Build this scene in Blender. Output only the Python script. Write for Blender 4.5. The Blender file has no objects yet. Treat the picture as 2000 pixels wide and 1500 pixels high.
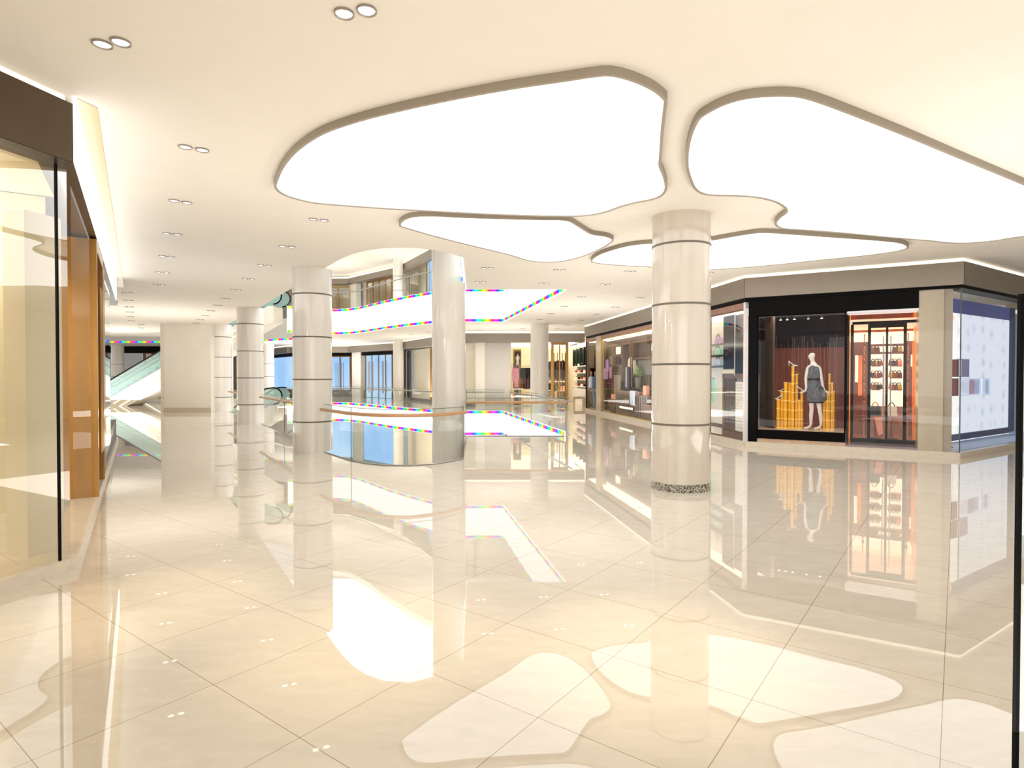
import bpy, bmesh, math, random
from mathutils import Vector, Matrix
from mathutils.geometry import tessellate_polygon
random.seed(7)
S = bpy.context.scene
C = S.collection
PI = math.pi

# ------------------------------------------------------------------ camera numbers
CAMZ, FPX, HOR = 1.68, 1166.0, 733.0
PITCH = math.atan((750 - HOR) / FPX)
H = 4.03            # ceiling of this storey
UP = 5.45           # floor of the storey above
HU = 9.5            # its ceiling
LOW = -4.9          # floor of the storey below

def ray(px, py):
    x, y = (px - 1000) / FPX, (750 - py) / FPX
    c, s = math.cos(PITCH), math.sin(PITCH)
    return Vector((x, c + y * s, y * c - s))
def onz(px, py, z):
    r = ray(px, py); t = (z - CAMZ) / r.z
    return Vector((r.x * t, r.y * t, z))
def fl(px, py): return onz(px, py, 0.0)
def ce(px, py): return onz(px, py, H)

# ------------------------------------------------------------------ materials
def lin(c):
    out = []
    for v in c:
        v /= 255.0
        out.append(v / 12.92 if v <= 0.04045 else ((v + 0.055) / 1.055) ** 2.4)
    return (*out, 1.0)
M = {}
def newmat(name):
    m = bpy.data.materials.new(name); m.use_nodes = True
    nt = m.node_tree; nt.nodes.clear()
    out = nt.nodes.new('ShaderNodeOutputMaterial')
    M[name] = m
    return m, nt, out
def N(nt, t, **kw):
    n = nt.nodes.new(t)
    for k, v in kw.items():
        if k.startswith('i_'): n.inputs[k[2:].replace('_', ' ')].default_value = v
        else: setattr(n, k, v)
    return n
def pbr(name, rgb, rough=0.5, metal=0.0, var=0.06, scale=6.0, stretch=(1, 1, 1), emit=0.0, spec=0.5, coat=0.0):
    m, nt, out = newmat(name)
    b = N(nt, 'ShaderNodeBsdfPrincipled')
    b.inputs['Roughness'].default_value = rough
    b.inputs['Metallic'].default_value = metal
    b.inputs['Specular IOR Level'].default_value = spec
    b.inputs['Coat Weight'].default_value = coat
    b.inputs['Coat Roughness'].default_value = 0.03
    tc = N(nt, 'ShaderNodeNewGeometry')
    mp = N(nt, 'ShaderNodeMapping'); mp.inputs['Scale'].default_value = stretch
    no = N(nt, 'ShaderNodeTexNoise'); no.inputs['Scale'].default_value = scale; no.inputs['Detail'].default_value = 4
    nt.links.new(tc.outputs['Position'], mp.inputs['Vector']); nt.links.new(mp.outputs[0], no.inputs['Vector'])
    r = N(nt, 'ShaderNodeValToRGB')
    c = lin(rgb)
    r.color_ramp.elements[0].position = 0.3; r.color_ramp.elements[1].position = 0.7
    r.color_ramp.elements[0].color = (*[max(0, v * (1 - var)) for v in c[:3]], 1)
    r.color_ramp.elements[1].color = (*[min(1, v * (1 + var)) for v in c[:3]], 1)
    nt.links.new(no.outputs['Fac'], r.inputs[0]); nt.links.new(r.outputs[0], b.inputs['Base Color'])
    if emit:  # self-glow added to brighten surfaces, most of them no lamps
        nt.links.new(r.outputs[0], b.inputs['Emission Color']); b.inputs['Emission Strength'].default_value = emit
    nt.links.new(b.outputs[0], out.inputs[0])
    return m
def emi(name, rgb, s):
    m, nt, out = newmat(name)
    e = N(nt, 'ShaderNodeEmission'); e.inputs[0].default_value = lin(rgb); e.inputs[1].default_value = s
    nt.links.new(e.outputs[0], out.inputs[0]); return m
def glass(name, tint, refl=0.04, fres=0.5, ior=1.5, rough=0.0, milk=0.0, milkrgb=(220, 230, 230)):
    m, nt, out = newmat(name)
    t = N(nt, 'ShaderNodeBsdfTransparent'); t.inputs[0].default_value = lin(tint)
    g = N(nt, 'ShaderNodeBsdfGlossy'); g.inputs['Roughness'].default_value = rough; g.inputs[0].default_value = (1, 1, 1, 1)
    fr = N(nt, 'ShaderNodeLayerWeight'); fr.inputs['Blend'].default_value = 0.35
    ma = N(nt, 'ShaderNodeMath', operation='MULTIPLY_ADD'); ma.inputs[1].default_value = fres; ma.inputs[2].default_value = refl
    ma.use_clamp = True
    nt.links.new(fr.outputs['Fresnel'], ma.inputs[0])
    mx = N(nt, 'ShaderNodeMixShader')
    nt.links.new(ma.outputs[0], mx.inputs[0]); nt.links.new(g.outputs[0], mx.inputs[2])
    if milk:
        d = N(nt, 'ShaderNodeBsdfDiffuse'); d.inputs[0].default_value = lin(milkrgb)
        m2 = N(nt, 'ShaderNodeMixShader'); m2.inputs[0].default_value = milk
        nt.links.new(t.outputs[0], m2.inputs[1]); nt.links.new(d.outputs[0], m2.inputs[2]); nt.links.new(m2.outputs[0], mx.inputs[1])
    else:
        nt.links.new(t.outputs[0], mx.inputs[1])
    nt.links.new(mx.outputs[0], out.inputs[0]); return m

def floor_mat():
    m, nt, out = newmat('marble_floor')
    geo = N(nt, 'ShaderNodeNewGeometry')
    sep = N(nt, 'ShaderNodeSeparateXYZ'); nt.links.new(geo.outputs['Position'], sep.inputs[0])
    def lincomb(a, b, off):
        m1 = N(nt, 'ShaderNodeMath', operation='MULTIPLY'); m1.inputs[1].default_value = a; nt.links.new(sep.outputs['X'], m1.inputs[0])
        m2 = N(nt, 'ShaderNodeMath', operation='MULTIPLY_ADD'); m2.inputs[1].default_value = b; nt.links.new(sep.outputs['Y'], m2.inputs[0]); nt.links.new(m1.outputs[0], m2.inputs[2])
        m3 = N(nt, 'ShaderNodeMath', operation='ADD'); m3.inputs[1].default_value = off; nt.links.new(m2.outputs[0], m3.inputs[0])
        return m3
    T = 0.795
    def line(v):
        d = N(nt, 'ShaderNodeMath', operation='PINGPONG'); d.inputs[1].default_value = T / 2; nt.links.new(v.outputs[0], d.inputs[0])
        c = N(nt, 'ShaderNodeMath', operation='LESS_THAN'); c.inputs[1].default_value = 0.0019; nt.links.new(d.outputs[0], c.inputs[0])
        return c
    a = lincomb(0.802, -0.598, 0.045 + 60 * T); b = lincomb(0.598, 0.802, -0.022 + 60 * T)
    la, lb = line(a), line(b)
    mxl = N(nt, 'ShaderNodeMath', operation='MAXIMUM'); nt.links.new(la.outputs[0], mxl.inputs[0]); nt.links.new(lb.outputs[0], mxl.inputs[1])
    def fl_(v):
        d = N(nt, 'ShaderNodeMath', operation='DIVIDE'); d.inputs[1].default_value = T; nt.links.new(v.outputs[0], d.inputs[0])
        f = N(nt, 'ShaderNodeMath', operation='FLOOR'); nt.links.new(d.outputs[0], f.inputs[0]); return f
    cmb = N(nt, 'ShaderNodeCombineXYZ'); nt.links.new(fl_(a).outputs[0], cmb.inputs[0]); nt.links.new(fl_(b).outputs[0], cmb.inputs[1])
    wn = N(nt, 'ShaderNodeTexWhiteNoise'); nt.links.new(cmb.outputs[0], wn.inputs['Vector'])
    mp = N(nt, 'ShaderNodeMapping'); mp.inputs['Scale'].default_value = (1, 3, 1); mp.inputs['Rotation'].default_value = (0, 0, 0.6)
    off = N(nt, 'ShaderNodeVectorMath', operation='MULTIPLY_ADD'); off.inputs[1].default_value = (9, 9, 9)
    nt.links.new(wn.outputs['Color'], off.inputs[0]); nt.links.new(geo.outputs['Position'], off.inputs[2]); nt.links.new(off.outputs[0], mp.inputs[0])
    no = N(nt, 'ShaderNodeTexNoise'); no.inputs['Scale'].default_value = 3.5; no.inputs['Detail'].default_value = 9; no.inputs['Roughness'].default_value = .62; no.inputs['Distortion'].default_value = 0.8
    nt.links.new(mp.outputs[0], no.inputs[0])
    r = N(nt, 'ShaderNodeValToRGB'); e = r.color_ramp.elements
    e[0].position = .3; e[0].color = lin((222, 213, 199)); e[1].position = .72; e[1].color = lin((233, 225, 212))
    nt.links.new(no.outputs['Fac'], r.inputs[0])
    mix = N(nt, 'ShaderNodeMix', data_type='RGBA'); nt.links.new(mxl.outputs[0], mix.inputs[0]); nt.links.new(r.outputs[0], mix.inputs[6]); mix.inputs[7].default_value = lin((150, 132, 104))
    p = N(nt, 'ShaderNodeBsdfPrincipled'); nt.links.new(mix.outputs[2], p.inputs['Base Color'])
    p.inputs['Roughness'].default_value = 0.015; p.inputs['IOR'].default_value = 1.9; p.inputs['Specular IOR Level'].default_value = 0.5
    nt.links.new(p.outputs[0], out.inputs[0])
floor_mat()

def rainbow_mat():
    m, nt, out = newmat('rainbow_leds')
    uv = N(nt, 'ShaderNodeUVMap'); sp = N(nt, 'ShaderNodeSeparateXYZ'); nt.links.new(uv.outputs[0], sp.inputs[0])
    f = N(nt, 'ShaderNodeMath', operation='FRACT'); nt.links.new(sp.outputs[0], f.inputs[0])
    hsv = N(nt, 'ShaderNodeCombineColor', mode='HSV'); hsv.inputs[1].default_value = .97; hsv.inputs[2].default_value = .95
    nt.links.new(f.outputs[0], hsv.inputs[0])
    e = N(nt, 'ShaderNodeEmission'); e.inputs[1].default_value = 1.0
    nt.links.new(hsv.outputs[0], e.inputs[0]); nt.links.new(e.outputs[0], out.inputs[0])
rainbow_mat()

def granite_mat():
    m, nt, out = newmat('granite')
    g = N(nt, 'ShaderNodeNewGeometry'); v = N(nt, 'ShaderNodeTexVoronoi'); v.inputs['Scale'].default_value = 55
    nt.links.new(g.outputs['Position'], v.inputs['Vector'])
    s = N(nt, 'ShaderNodeSeparateColor'); nt.links.new(v.outputs['Color'], s.inputs[0])
    r = N(nt, 'ShaderNodeValToRGB'); r.color_ramp.interpolation = 'CONSTANT'
    e = r.color_ramp.elements; e[0].color = lin((60, 58, 55)); e[1].position = .22; e[1].color = lin((130, 125, 118))
    k = e.new(.5); k.color = lin((170, 165, 155)); k = e.new(.85); k.color = lin((205, 200, 190))
    nt.links.new(s.outputs[0], r.inputs[0])
    p = N(nt, 'ShaderNodeBsdfPrincipled'); p.inputs['Roughness'].default_value = .15; nt.links.new(r.outputs[0], p.inputs['Base Color']); nt.links.new(p.outputs[0], out.inputs[0])
granite_mat()

pbr('ceiling_paint', (236, 231, 223), .75, var=.015, scale=1.5)
pbr('white_paint', (240, 235, 226), .6, var=.02, scale=2)
pbr('column_marble', (240, 236, 230), .12, var=.05, scale=9, stretch=(1, 1, .02), spec=.6, coat=.4)
pbr('column_marble_dimmed', (214, 205, 194), .1, var=.05, scale=9, stretch=(1, 1, .02), spec=.6, coat=.5)  # column marble darkened to offset the strong light on the near column
pbr('joint_dark', (112, 104, 92), .5)
pbr('plaster_grey', (206, 202, 196), .6, var=.02)
pbr('wall_cream', (232, 222, 200), .6, var=.02, scale=2)
pbr('stone_cream', (206, 194, 174), .25, var=.04, scale=2.5, stretch=(1, 1, .3))
pbr('plinth_stone', (226, 217, 202), .2, var=.05, scale=14)
pbr('grey_metal', (150, 141, 130), .42, metal=.5, var=.03)
pbr('brown_metal', (88, 72, 56), .38, metal=.3, var=.04)
pbr('dark_brown', (34, 22, 15), .35, var=.05)
pbr('black', (4, 4, 5), .5, var=.05, spec=.1)
pbr('black_gloss', (9, 9, 12), .08, var=.05)
pbr('bronze', (176, 132, 76), .22, metal=.85, var=.06, scale=12, stretch=(1, 1, .15))
pbr('bronze_dark', (128, 84, 42), .25, metal=.75, var=.06, scale=12, stretch=(1, 1, .15))
pbr('oak_rail', (196, 152, 112), .35, var=.06, scale=5, stretch=(1, 1, 1))
pbr('steel', (200, 200, 202), .2, metal=.9, var=.02)
pbr('rim_grey', (158, 148, 134), .5, var=.02)
pbr('lamp_rim', (158, 150, 140), .35, metal=.4, var=.02)
emi('panel_light', (255, 253, 249), 1.6)
emi('lens_light', (255, 250, 240), 3.0)
emi('cove_light', (255, 243, 218), 1.35)
emi('white_strip', (255, 252, 246), 2.0)
emi('led_white', (255, 255, 255), 1.25)
emi('led_line', (255, 246, 228), 1.3)
pbr('painted_reflection_strip', (214, 192, 152), .25, var=.03, scale=3)  # cream colour paints the floor's reflection onto the ceiling strip
glass('rail_glass', (246, 250, 249), .03, .35)
glass('teal_glass', (236, 249, 248), .04, .2, milk=.24, milkrgb=(212, 242, 240))
glass('shop_glass', (248, 248, 246), .02, .12)
glass('store_glass', (238, 232, 212), .2, .35)
glass('mirror_glass', (205, 212, 214), .6, .3)
glass('blue_glass', (226, 233, 246), .05, .3)
pbr('glass_edge', (70, 84, 82), .3)
def sky_pane():
    m, nt, out = newmat('sky_pane')
    g = N(nt, 'ShaderNodeNewGeometry'); s = N(nt, 'ShaderNodeSeparateXYZ'); nt.links.new(g.outputs['Position'], s.inputs[0])
    n = N(nt, 'ShaderNodeTexNoise'); n.inputs['Scale'].default_value = .25; nt.links.new(g.outputs['Position'], n.inputs[0])
    r = N(nt, 'ShaderNodeValToRGB'); r.color_ramp.elements[0].position = .35; r.color_ramp.elements[1].position = .65
    r.color_ramp.elements[0].color = lin((150, 192, 236)); r.color_ramp.elements[1].color = lin((184, 218, 246))
    nt.links.new(n.outputs['Fac'], r.inputs[0])
    e = N(nt, 'ShaderNodeEmission'); e.inputs[1].default_value = .98; nt.links.new(r.outputs[0], e.inputs[0])
    gl = N(nt, 'ShaderNodeBsdfGlossy'); gl.inputs['Roughness'].default_value = .02
    mx = N(nt, 'ShaderNodeMixShader'); mx.inputs[0].default_value = .06
    nt.links.new(e.outputs[0], mx.inputs[1]); nt.links.new(gl.outputs[0], mx.inputs[2]); nt.links.new(mx.outputs[0], out.inputs[0])
sky_pane()
pbr('walnut', (122, 94, 80), .4, var=.2, scale=7, stretch=(1, 1, .12))
pbr('walnut_dark', (80, 60, 52), .4, var=.2, scale=7, stretch=(1, 1, .12))
pbr('walnut_pink', (158, 118, 104), .35, var=.1, scale=7)
pbr('maroon_wall', (112, 58, 52), .6, var=.3, scale=16, stretch=(1, 1, .03), emit=.25, spec=.2)  # self-glow added to bring up the maroon display back
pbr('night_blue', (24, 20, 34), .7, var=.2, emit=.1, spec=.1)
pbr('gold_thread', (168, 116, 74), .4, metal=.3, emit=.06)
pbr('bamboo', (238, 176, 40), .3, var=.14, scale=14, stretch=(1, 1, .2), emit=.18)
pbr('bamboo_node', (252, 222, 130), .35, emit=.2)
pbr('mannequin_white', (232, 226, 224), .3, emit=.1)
pbr('dress_grey', (104, 106, 118), .7, var=.6, scale=40, stretch=(1, 1, .25))
pbr('satin_black', (20, 18, 22), .4)
pbr('satin_white', (226, 222, 224), .4, emit=.05)
pbr('orange_glow', (216, 124, 40), .4, var=.35, scale=2, emit=.6)  # self-glow stands in for lamps inside the orange shop
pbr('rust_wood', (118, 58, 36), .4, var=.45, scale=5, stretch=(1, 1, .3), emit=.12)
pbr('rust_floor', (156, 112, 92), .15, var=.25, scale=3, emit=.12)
pbr('shelf_lit', (255, 240, 212), .5, var=.03, emit=1.0)  # glow also brightens the boutique ceiling and drawer lining, which are no lamps
pbr('salmon_ceiling', (232, 186, 156), .4, var=.1, scale=2, emit=.9)  # ceiling glow added in place of lamps in the orange shop
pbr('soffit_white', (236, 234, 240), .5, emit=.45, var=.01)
pbr('display_floor', (206, 176, 150), .15, var=.1, emit=.15)
pbr('entry_floor', (150, 138, 148), .15, var=.06)
pbr('pink_cloth', (214, 142, 160), .8, var=.15, scale=20, emit=.1)
pbr('rust_cloth', (150, 72, 56), .8, var=.3, scale=30)
pbr('dark_cloth', (52, 48, 58), .8, var=.3, scale=20)
pbr('grey_cloth', (112, 108, 112), .8, var=.2, scale=20)
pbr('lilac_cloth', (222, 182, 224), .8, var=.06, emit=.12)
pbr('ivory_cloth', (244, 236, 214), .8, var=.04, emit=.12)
pbr('navy_cloth', (44, 48, 92), .8, var=.15)
pbr('denim', (96, 128, 168), .8, var=.3, scale=18)
pbr('sky_cloth', (206, 220, 240), .8, var=.05, emit=.1)
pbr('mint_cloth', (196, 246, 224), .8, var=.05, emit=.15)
pbr('skin_tone', (196, 160, 140), .6)
pbr('gold', (206, 168, 74), .25, metal=.8, var=.08, emit=.05)
pbr('brass_panel', (140, 116, 34), .3, metal=.5, var=.3, scale=8, emit=.08)
pbr('dark_green', (18, 34, 26), .3, var=.3)
pbr('salmon_leather', (240, 168, 148), .4, emit=.15)
pbr('tan_leather', (166, 100, 56), .4)
pbr('burgundy', (112, 22, 30), .4, emit=.05)
pbr('leaf', (120, 156, 92), .6, var=.3, scale=30)
pbr('slate', (126, 122, 122), .5, var=.1)
pbr('taupe', (188, 176, 164), .6)
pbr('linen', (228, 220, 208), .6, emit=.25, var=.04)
pbr('print_violet', (150, 140, 172), .5, emit=.4)  # self-glow put into all the prints to brighten the unlit pictures
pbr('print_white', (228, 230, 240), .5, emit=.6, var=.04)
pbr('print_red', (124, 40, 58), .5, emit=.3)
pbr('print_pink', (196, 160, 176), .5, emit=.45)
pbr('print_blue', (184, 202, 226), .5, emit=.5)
pbr('soffit_glow', (255, 238, 212), .5, emit=1.7, var=.01)  # glow added in place of lamps over the menswear display
pbr('cream_glow', (226, 216, 194), .5, emit=.25, var=.02)  # self-glow brightens the unlit walls behind the cream windows
pbr('blue_upper', (84, 96, 160), .4, emit=.3, var=.1, scale=1)  # self-glow added to lift the blue wall, which is no lamp
pbr('navy_frame', (36, 56, 106), .4, emit=.05)
def dots_mat():
    m, nt, out = newmat('lit_dots')
    g = N(nt, 'ShaderNodeNewGeometry')
    v = N(nt, 'ShaderNodeTexVoronoi'); v.inputs['Scale'].default_value = 2.6; v.inputs['Randomness'].default_value = .35
    nt.links.new(g.outputs['Position'], v.inputs['Vector'])
    r = N(nt, 'ShaderNodeValToRGB'); e = r.color_ramp.elements
    e[0].color = lin((206, 212, 216)); e[0].position = .05; e[1].color = lin((240, 241, 241)); e[1].position = .4
    nt.links.new(v.outputs['Distance'], r.inputs[0])
    em = N(nt, 'ShaderNodeEmission'); em.inputs[1].default_value = .95; nt.links.new(r.outputs[0], em.inputs[0]); nt.links.new(em.outputs[0], out.inputs[0])
dots_mat()

# ------------------------------------------------------------------ mesh builder
class MB:
    def __init__(s): s.v, s.f, s.uv = [], [], None
    def add(s, vs, fs):
        o = len(s.v); s.v += [Vector(v) for v in vs]; s.f += [tuple(i + o for i in f) for f in fs]; return s
    def hexa(s, p):                       # 4 bottom, 4 top
        return s.add(p, [(3, 2, 1, 0), (4, 5, 6, 7), (0, 1, 5, 4), (1, 2, 6, 5), (2, 3, 7, 6), (3, 0, 4, 7)])
    def box(s, x0, x1, y0, y1, z0, z1):
        return s.hexa([(x0, y0, z0), (x1, y0, z0), (x1, y1, z0), (x0, y1, z0), (x0, y0, z1), (x1, y0, z1), (x1, y1, z1), (x0, y1, z1)])
    def prism(s, poly, vec):              # poly: 3D points, extruded by vec
        n = len(poly); poly = [Vector(p) for p in poly]; vec = Vector(vec)
        tri = tessellate_polygon([poly])
        vs = poly + [p + vec for p in poly]
        fs = [tuple(t) for t in tri] + [tuple(i + n for i in reversed(t)) for t in tri] + [(i, (i + 1) % n, n + (i + 1) % n, n + i) for i in range(n)]
        return s.add(vs, fs)
    def plate(s, outer, holes, z0, z1):
        loops = [outer] + holes; flat = [p for l in loops for p in l]
        tri = tessellate_polygon([[Vector((p[0], p[1], 0)) for p in l] for l in loops]); n = len(flat)
        vs = [(p[0], p[1], z0) for p in flat] + [(p[0], p[1], z1) for p in flat]
        fs = [tuple(t) for t in tri] + [tuple(i + n for i in reversed(t)) for t in tri]
        o = 0
        for l in loops:
            k = len(l); fs += [(o + i, o + (i + 1) % k, n + o + (i + 1) % k, n + o + i) for i in range(k)]; o += k
        return s.add(vs, fs)
    def lathe(s, prof, c, seg=32, cap=True):
        vs, fs = [], []
        for r, z in prof:
            for i in range(seg):
                a = 2 * PI * i / seg; vs.append((c[0] + r * math.cos(a), c[1] + r * math.sin(a), c[2] + z))
        for k in range(len(prof) - 1):
            for i in range(seg):
                j = (i + 1) % seg; fs.append((k * seg + i, k * seg + j, (k + 1) * seg + j, (k + 1) * seg + i))
        if cap:
            fs.append(tuple(reversed(range(seg)))); fs.append(tuple((len(prof) - 1) * seg + i for i in range(seg)))
        return s.add(vs, fs)
    def tube(s, pts, r, seg=8, closed=False):
        pts = [Vector(p) for p in pts]; n = len(pts); vs, fs = [], []
        for i, p in enumerate(pts):
            a = pts[i - 1] if (i > 0 or closed) else p
            b = pts[(i + 1) % n] if (i < n - 1 or closed) else p
            t = (b - a).normalized()
            up = Vector((0, 0, 1)) if abs(t.z) < .9 else Vector((0, 1, 0))
            x = t.cross(up).normalized(); y = x.cross(t)
            rr = r[i] if isinstance(r, (list, tuple)) else r
            for k in range(seg):
                q = 2 * PI * k / seg; vs.append(p + x * (rr * math.cos(q)) + y * (rr * math.sin(q)))
        for i in range(n if closed else n - 1):
            j = (i + 1) % n
            for k in range(seg):
                l = (k + 1) % seg; fs.append((i * seg + k, i * seg + l, j * seg + l, j * seg + k))
        if not closed: fs += [tuple(reversed(range(seg))), tuple((n - 1) * seg + k for k in range(seg))]
        return s.add(vs, fs)
    def strip(s, pts, z0, z1, uvscale=None):   # vertical ribbon along XY points
        vs = [(p[0], p[1], z0) for p in pts] + [(p[0], p[1], z1) for p in pts]; n = len(pts)
        return s.add(vs, [(i, i + 1, n + i + 1, n + i) for i in range(n - 1)])

def flatshade(o, ang=35):
    me = o.data
    bm = bmesh.new(); bm.from_mesh(me)
    bmesh.ops.recalc_face_normals(bm, faces=bm.faces)
    bm.to_mesh(me); bm.free()
    for p in me.polygons: p.use_smooth = True
    try: me.set_sharp_from_angle(angle=math.radians(ang))
    except Exception:
        for p in me.polygons: p.use_smooth = False
def obj(name, mb, mat, parent=None, bevel=0.0, smooth=True):
    vs = mb.v
    if parent is not None:
        org = Vector(parent.get('_o', (0, 0, 0)))
    else:
        xs = [v.x for v in vs]; ys = [v.y for v in vs]
        org = Vector(((min(xs) + max(xs)) / 2, (min(ys) + max(ys)) / 2, min(v.z for v in vs)))
    me = bpy.data.meshes.new(name); me.from_pydata([v - org for v in vs], [], mb.f); me.validate(); me.update()
    me.materials.append(M[mat] if isinstance(mat, str) else mat)
    o = bpy.data.objects.new(name, me); C.objects.link(o)
    if smooth: flatshade(o)
    if parent is not None:
        o.parent = parent
    else:
        o.location = org
    o['_o'] = tuple(org)
    if bevel:
        b = o.modifiers.new('bevel', 'BEVEL'); b.width = bevel; b.segments = 2; b.limit_method = 'ANGLE'
    return o
USED = set()
def tag(o, label, cat, group=None, kind=None):
    o['label'] = label; o['category'] = cat
    if group: o['group'] = group
    if kind: o['kind'] = kind
    return o
def thing(name, label, cat, loc, group=None, kind=None):
    o = bpy.data.objects.new(name, None); C.objects.link(o); o.location = loc; o.empty_display_size = .1
    o['_o'] = tuple(loc)
    return tag(o, label, cat, group, kind)
def struct(name, mb, mat, label=None, parent=None, bevel=0):
    o = obj(name, mb, mat, parent, bevel)
    if parent is None: o['kind'] = 'structure'
    if label: o['label'] = label
    return o
CNT = {}
def num(k):
    CNT[k] = CNT.get(k, 0) + 1; return f'{k}_{CNT[k]}'

class F:                                   # a facade line: u along it, d behind it, z up
    def __init__(s, a, b=None, u=None, n=None):
        s.a = Vector((a[0], a[1], 0))
        s.u = (Vector((b[0], b[1], 0)) - s.a) if b is not None else Vector((u[0], u[1], 0))
        s.L = s.u.length; s.u.normalize()
        s.n = Vector((-s.u.y, s.u.x, 0))
        if n is not None: 
            if s.n.dot(Vector((n[0], n[1], 0))) < 0: s.n = -s.n
        elif s.n.dot(s.a + s.u * s.L * .5) < 0: s.n = -s.n
    ds = 1.0                               # depth of a shallow display relative to the numbers given
    def P(s, u, d, z): return s.a + s.u * u + s.n * (d if s.ds == 1 else .1 + (d - .1) * s.ds) + Vector((0, 0, z))
    def box(s, mb, u0, u1, d0, d1, z0, z1):
        P = s.P
        return mb.hexa([P(u0, d0, z0), P(u1, d0, z0), P(u1, d1, z0), P(u0, d1, z0), P(u0, d0, z1), P(u1, d0, z1), P(u1, d1, z1), P(u0, d1, z1)])
    def at(s, px, py, d):                  # where the sight line through a pixel meets the plane d behind the facade
        r = ray(px, py); o = Vector((0, 0, CAMZ)); q = s.P(0, d, 0)
        t = (q - o).dot(s.n) / r.dot(s.n); p = o + r * t
        return (p - s.a).dot(s.u), p.z
    def u_at(s, px, d=0): return s.at(px, 733, d)[0]
def B(f, *a):
    return f.box(MB(), *a)

# ------------------------------------------------------------------ camera
cam = bpy.data.cameras.new('camera'); co = bpy.data.objects.new('camera', cam); C.objects.link(co)
cam.sensor_width = 36; cam.lens = 36 * FPX / 2000; cam.clip_start = .05; cam.clip_end = 300
co.location = (0, 0, CAMZ); co.rotation_euler = (PI / 2 - PITCH, 0, 0); S.camera = co

# ------------------------------------------------------------------ the void (atrium opening), shared by all storeys
front = [fl(x, y) for x, y in [(643, 885), (664, 893.5), (686, 900.5), (715, 906), (750, 909.5), (800, 910.5), (850, 906.8), (882, 901.8), (905, 896.5)]]
front = [(p.x, p.y) for p in front]
leftline = [(-16.0, 32.3), (-12.6, 26.8), (-8.9, 21.0)]
corner_l, corner_r, corner_b = (-1.25, 16.4), (1.49, 16.4), (-.33, 26.0)
far = [(-.33, 26.0), (-2.0, 26.0), (-2.8, 26.3), (-3.7, 27.0), (-4.84, 28.2), (-6.3, 30.0), (-7.65, 31.9), (-8.4, 32.9), (-9.2, 33.7), (-9.9, 34.0), (-10.6, 33.9), (-11.4, 33.2), (-12.2, 32.4)]
rest = [(-12.2, 34.4), (-14, 39), (-20, 43), (-30, 43), (-30, 36.3), (-20, 36.3)]
VOID = leftline + front + [corner_l, corner_r] + far + rest
OUT = [(-36, -7), (20, -7), (20, 64), (-36, 64)]
o = struct('floor', MB().plate(OUT, [VOID], -.3, 0), 'marble_floor')
o = struct('ceiling', MB().plate(OUT, [VOID], H, UP - .35), 'ceiling_paint')
struct('floor_upper', MB().plate(OUT, [VOID], UP - .35, UP), 'plinth_stone')
struct('ceiling_upper', MB().plate(OUT, [VOID], HU, HU + .3), 'white_paint')
struct('ceiling_lower', MB().plate(OUT, [VOID], -.95, -.3), 'white_paint')
struct('floor_lower', MB().plate(OUT, [], LOW - .2, LOW), 'marble_floor')

# ------------------------------------------------------------------ columns
def column(c, r, z0, z1, rings, label, base=False, name='column', mat='column_marble'):
    t = thing(name, label, 'column', (c[0], c[1], z0), kind='thing')
    obj('shaft', MB().lathe([(r, 0 if not base else .115), (r, z1 - z0)], (c[0], c[1], z0), 64), mat, t)
    for z in rings:
        obj('joint_ring', MB().lathe([(r + .002, -.014), (r + .004, -.014), (r + .004, .014), (r + .002, .014)], (c[0], c[1], z), 64, cap=False), 'joint_dark', t)
    if base:
        obj('granite_base', MB().lathe([(r + .004, 0), (r + .004, .115)], (c[0], c[1], z0), 64), 'granite', t)
    return t
R0 = .42
column((2.515, 8.9), .424, 0, H, [.967, 1.84, 2.71, 3.58], 'glossy cream marble column with speckled granite foot, right of the curved rail', True, mat='column_marble_dimmed')
STD = [.66, 1.59, 2.52, 3.46]
column((-4.46, 13.35), R0, 0, H, STD, 'ringed cream column where the curved glass rail begins on its left end')
column((-9.2, 21.0), .44, 0, H, STD, 'ringed cream column second in the left row along the void edge')
column((-13.62, 28.0), .44, 0, H, STD, 'ringed cream column standing beside the plain white pier')
column((-1.6, 15.1), .42, LOW, HU, [], 'tall plain white column rising through the void behind the curved rail')
column((1.27, 27.6), .42, 0, H, [], 'plain white column in front of the clothing boutique entrance')
column((-7.65, 40.2), .35, LOW, LOW + 3.94, [], 'white column on the storey below, seen through the void')
column((-7.65, 40.2), .35, 0, H, [], 'plain white column in front of the blue glazed doors across the void')
column((-7.65, 40.2), .35, UP, HU, [UP + .95, UP + 1.9, UP + 2.85], 'white column on the upper storey beside the glass balustrade')
column((-17.9, 43.8), .43, 0, H, [.66, 1.59, 2.52], 'ringed column beyond the escalators, right of the second left row column')
column((-30.3, 45.9), .43, 0, H, [.66, 1.59, 2.52], 'ringed column seen past the left shopfront, behind the teal escalator')

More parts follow.
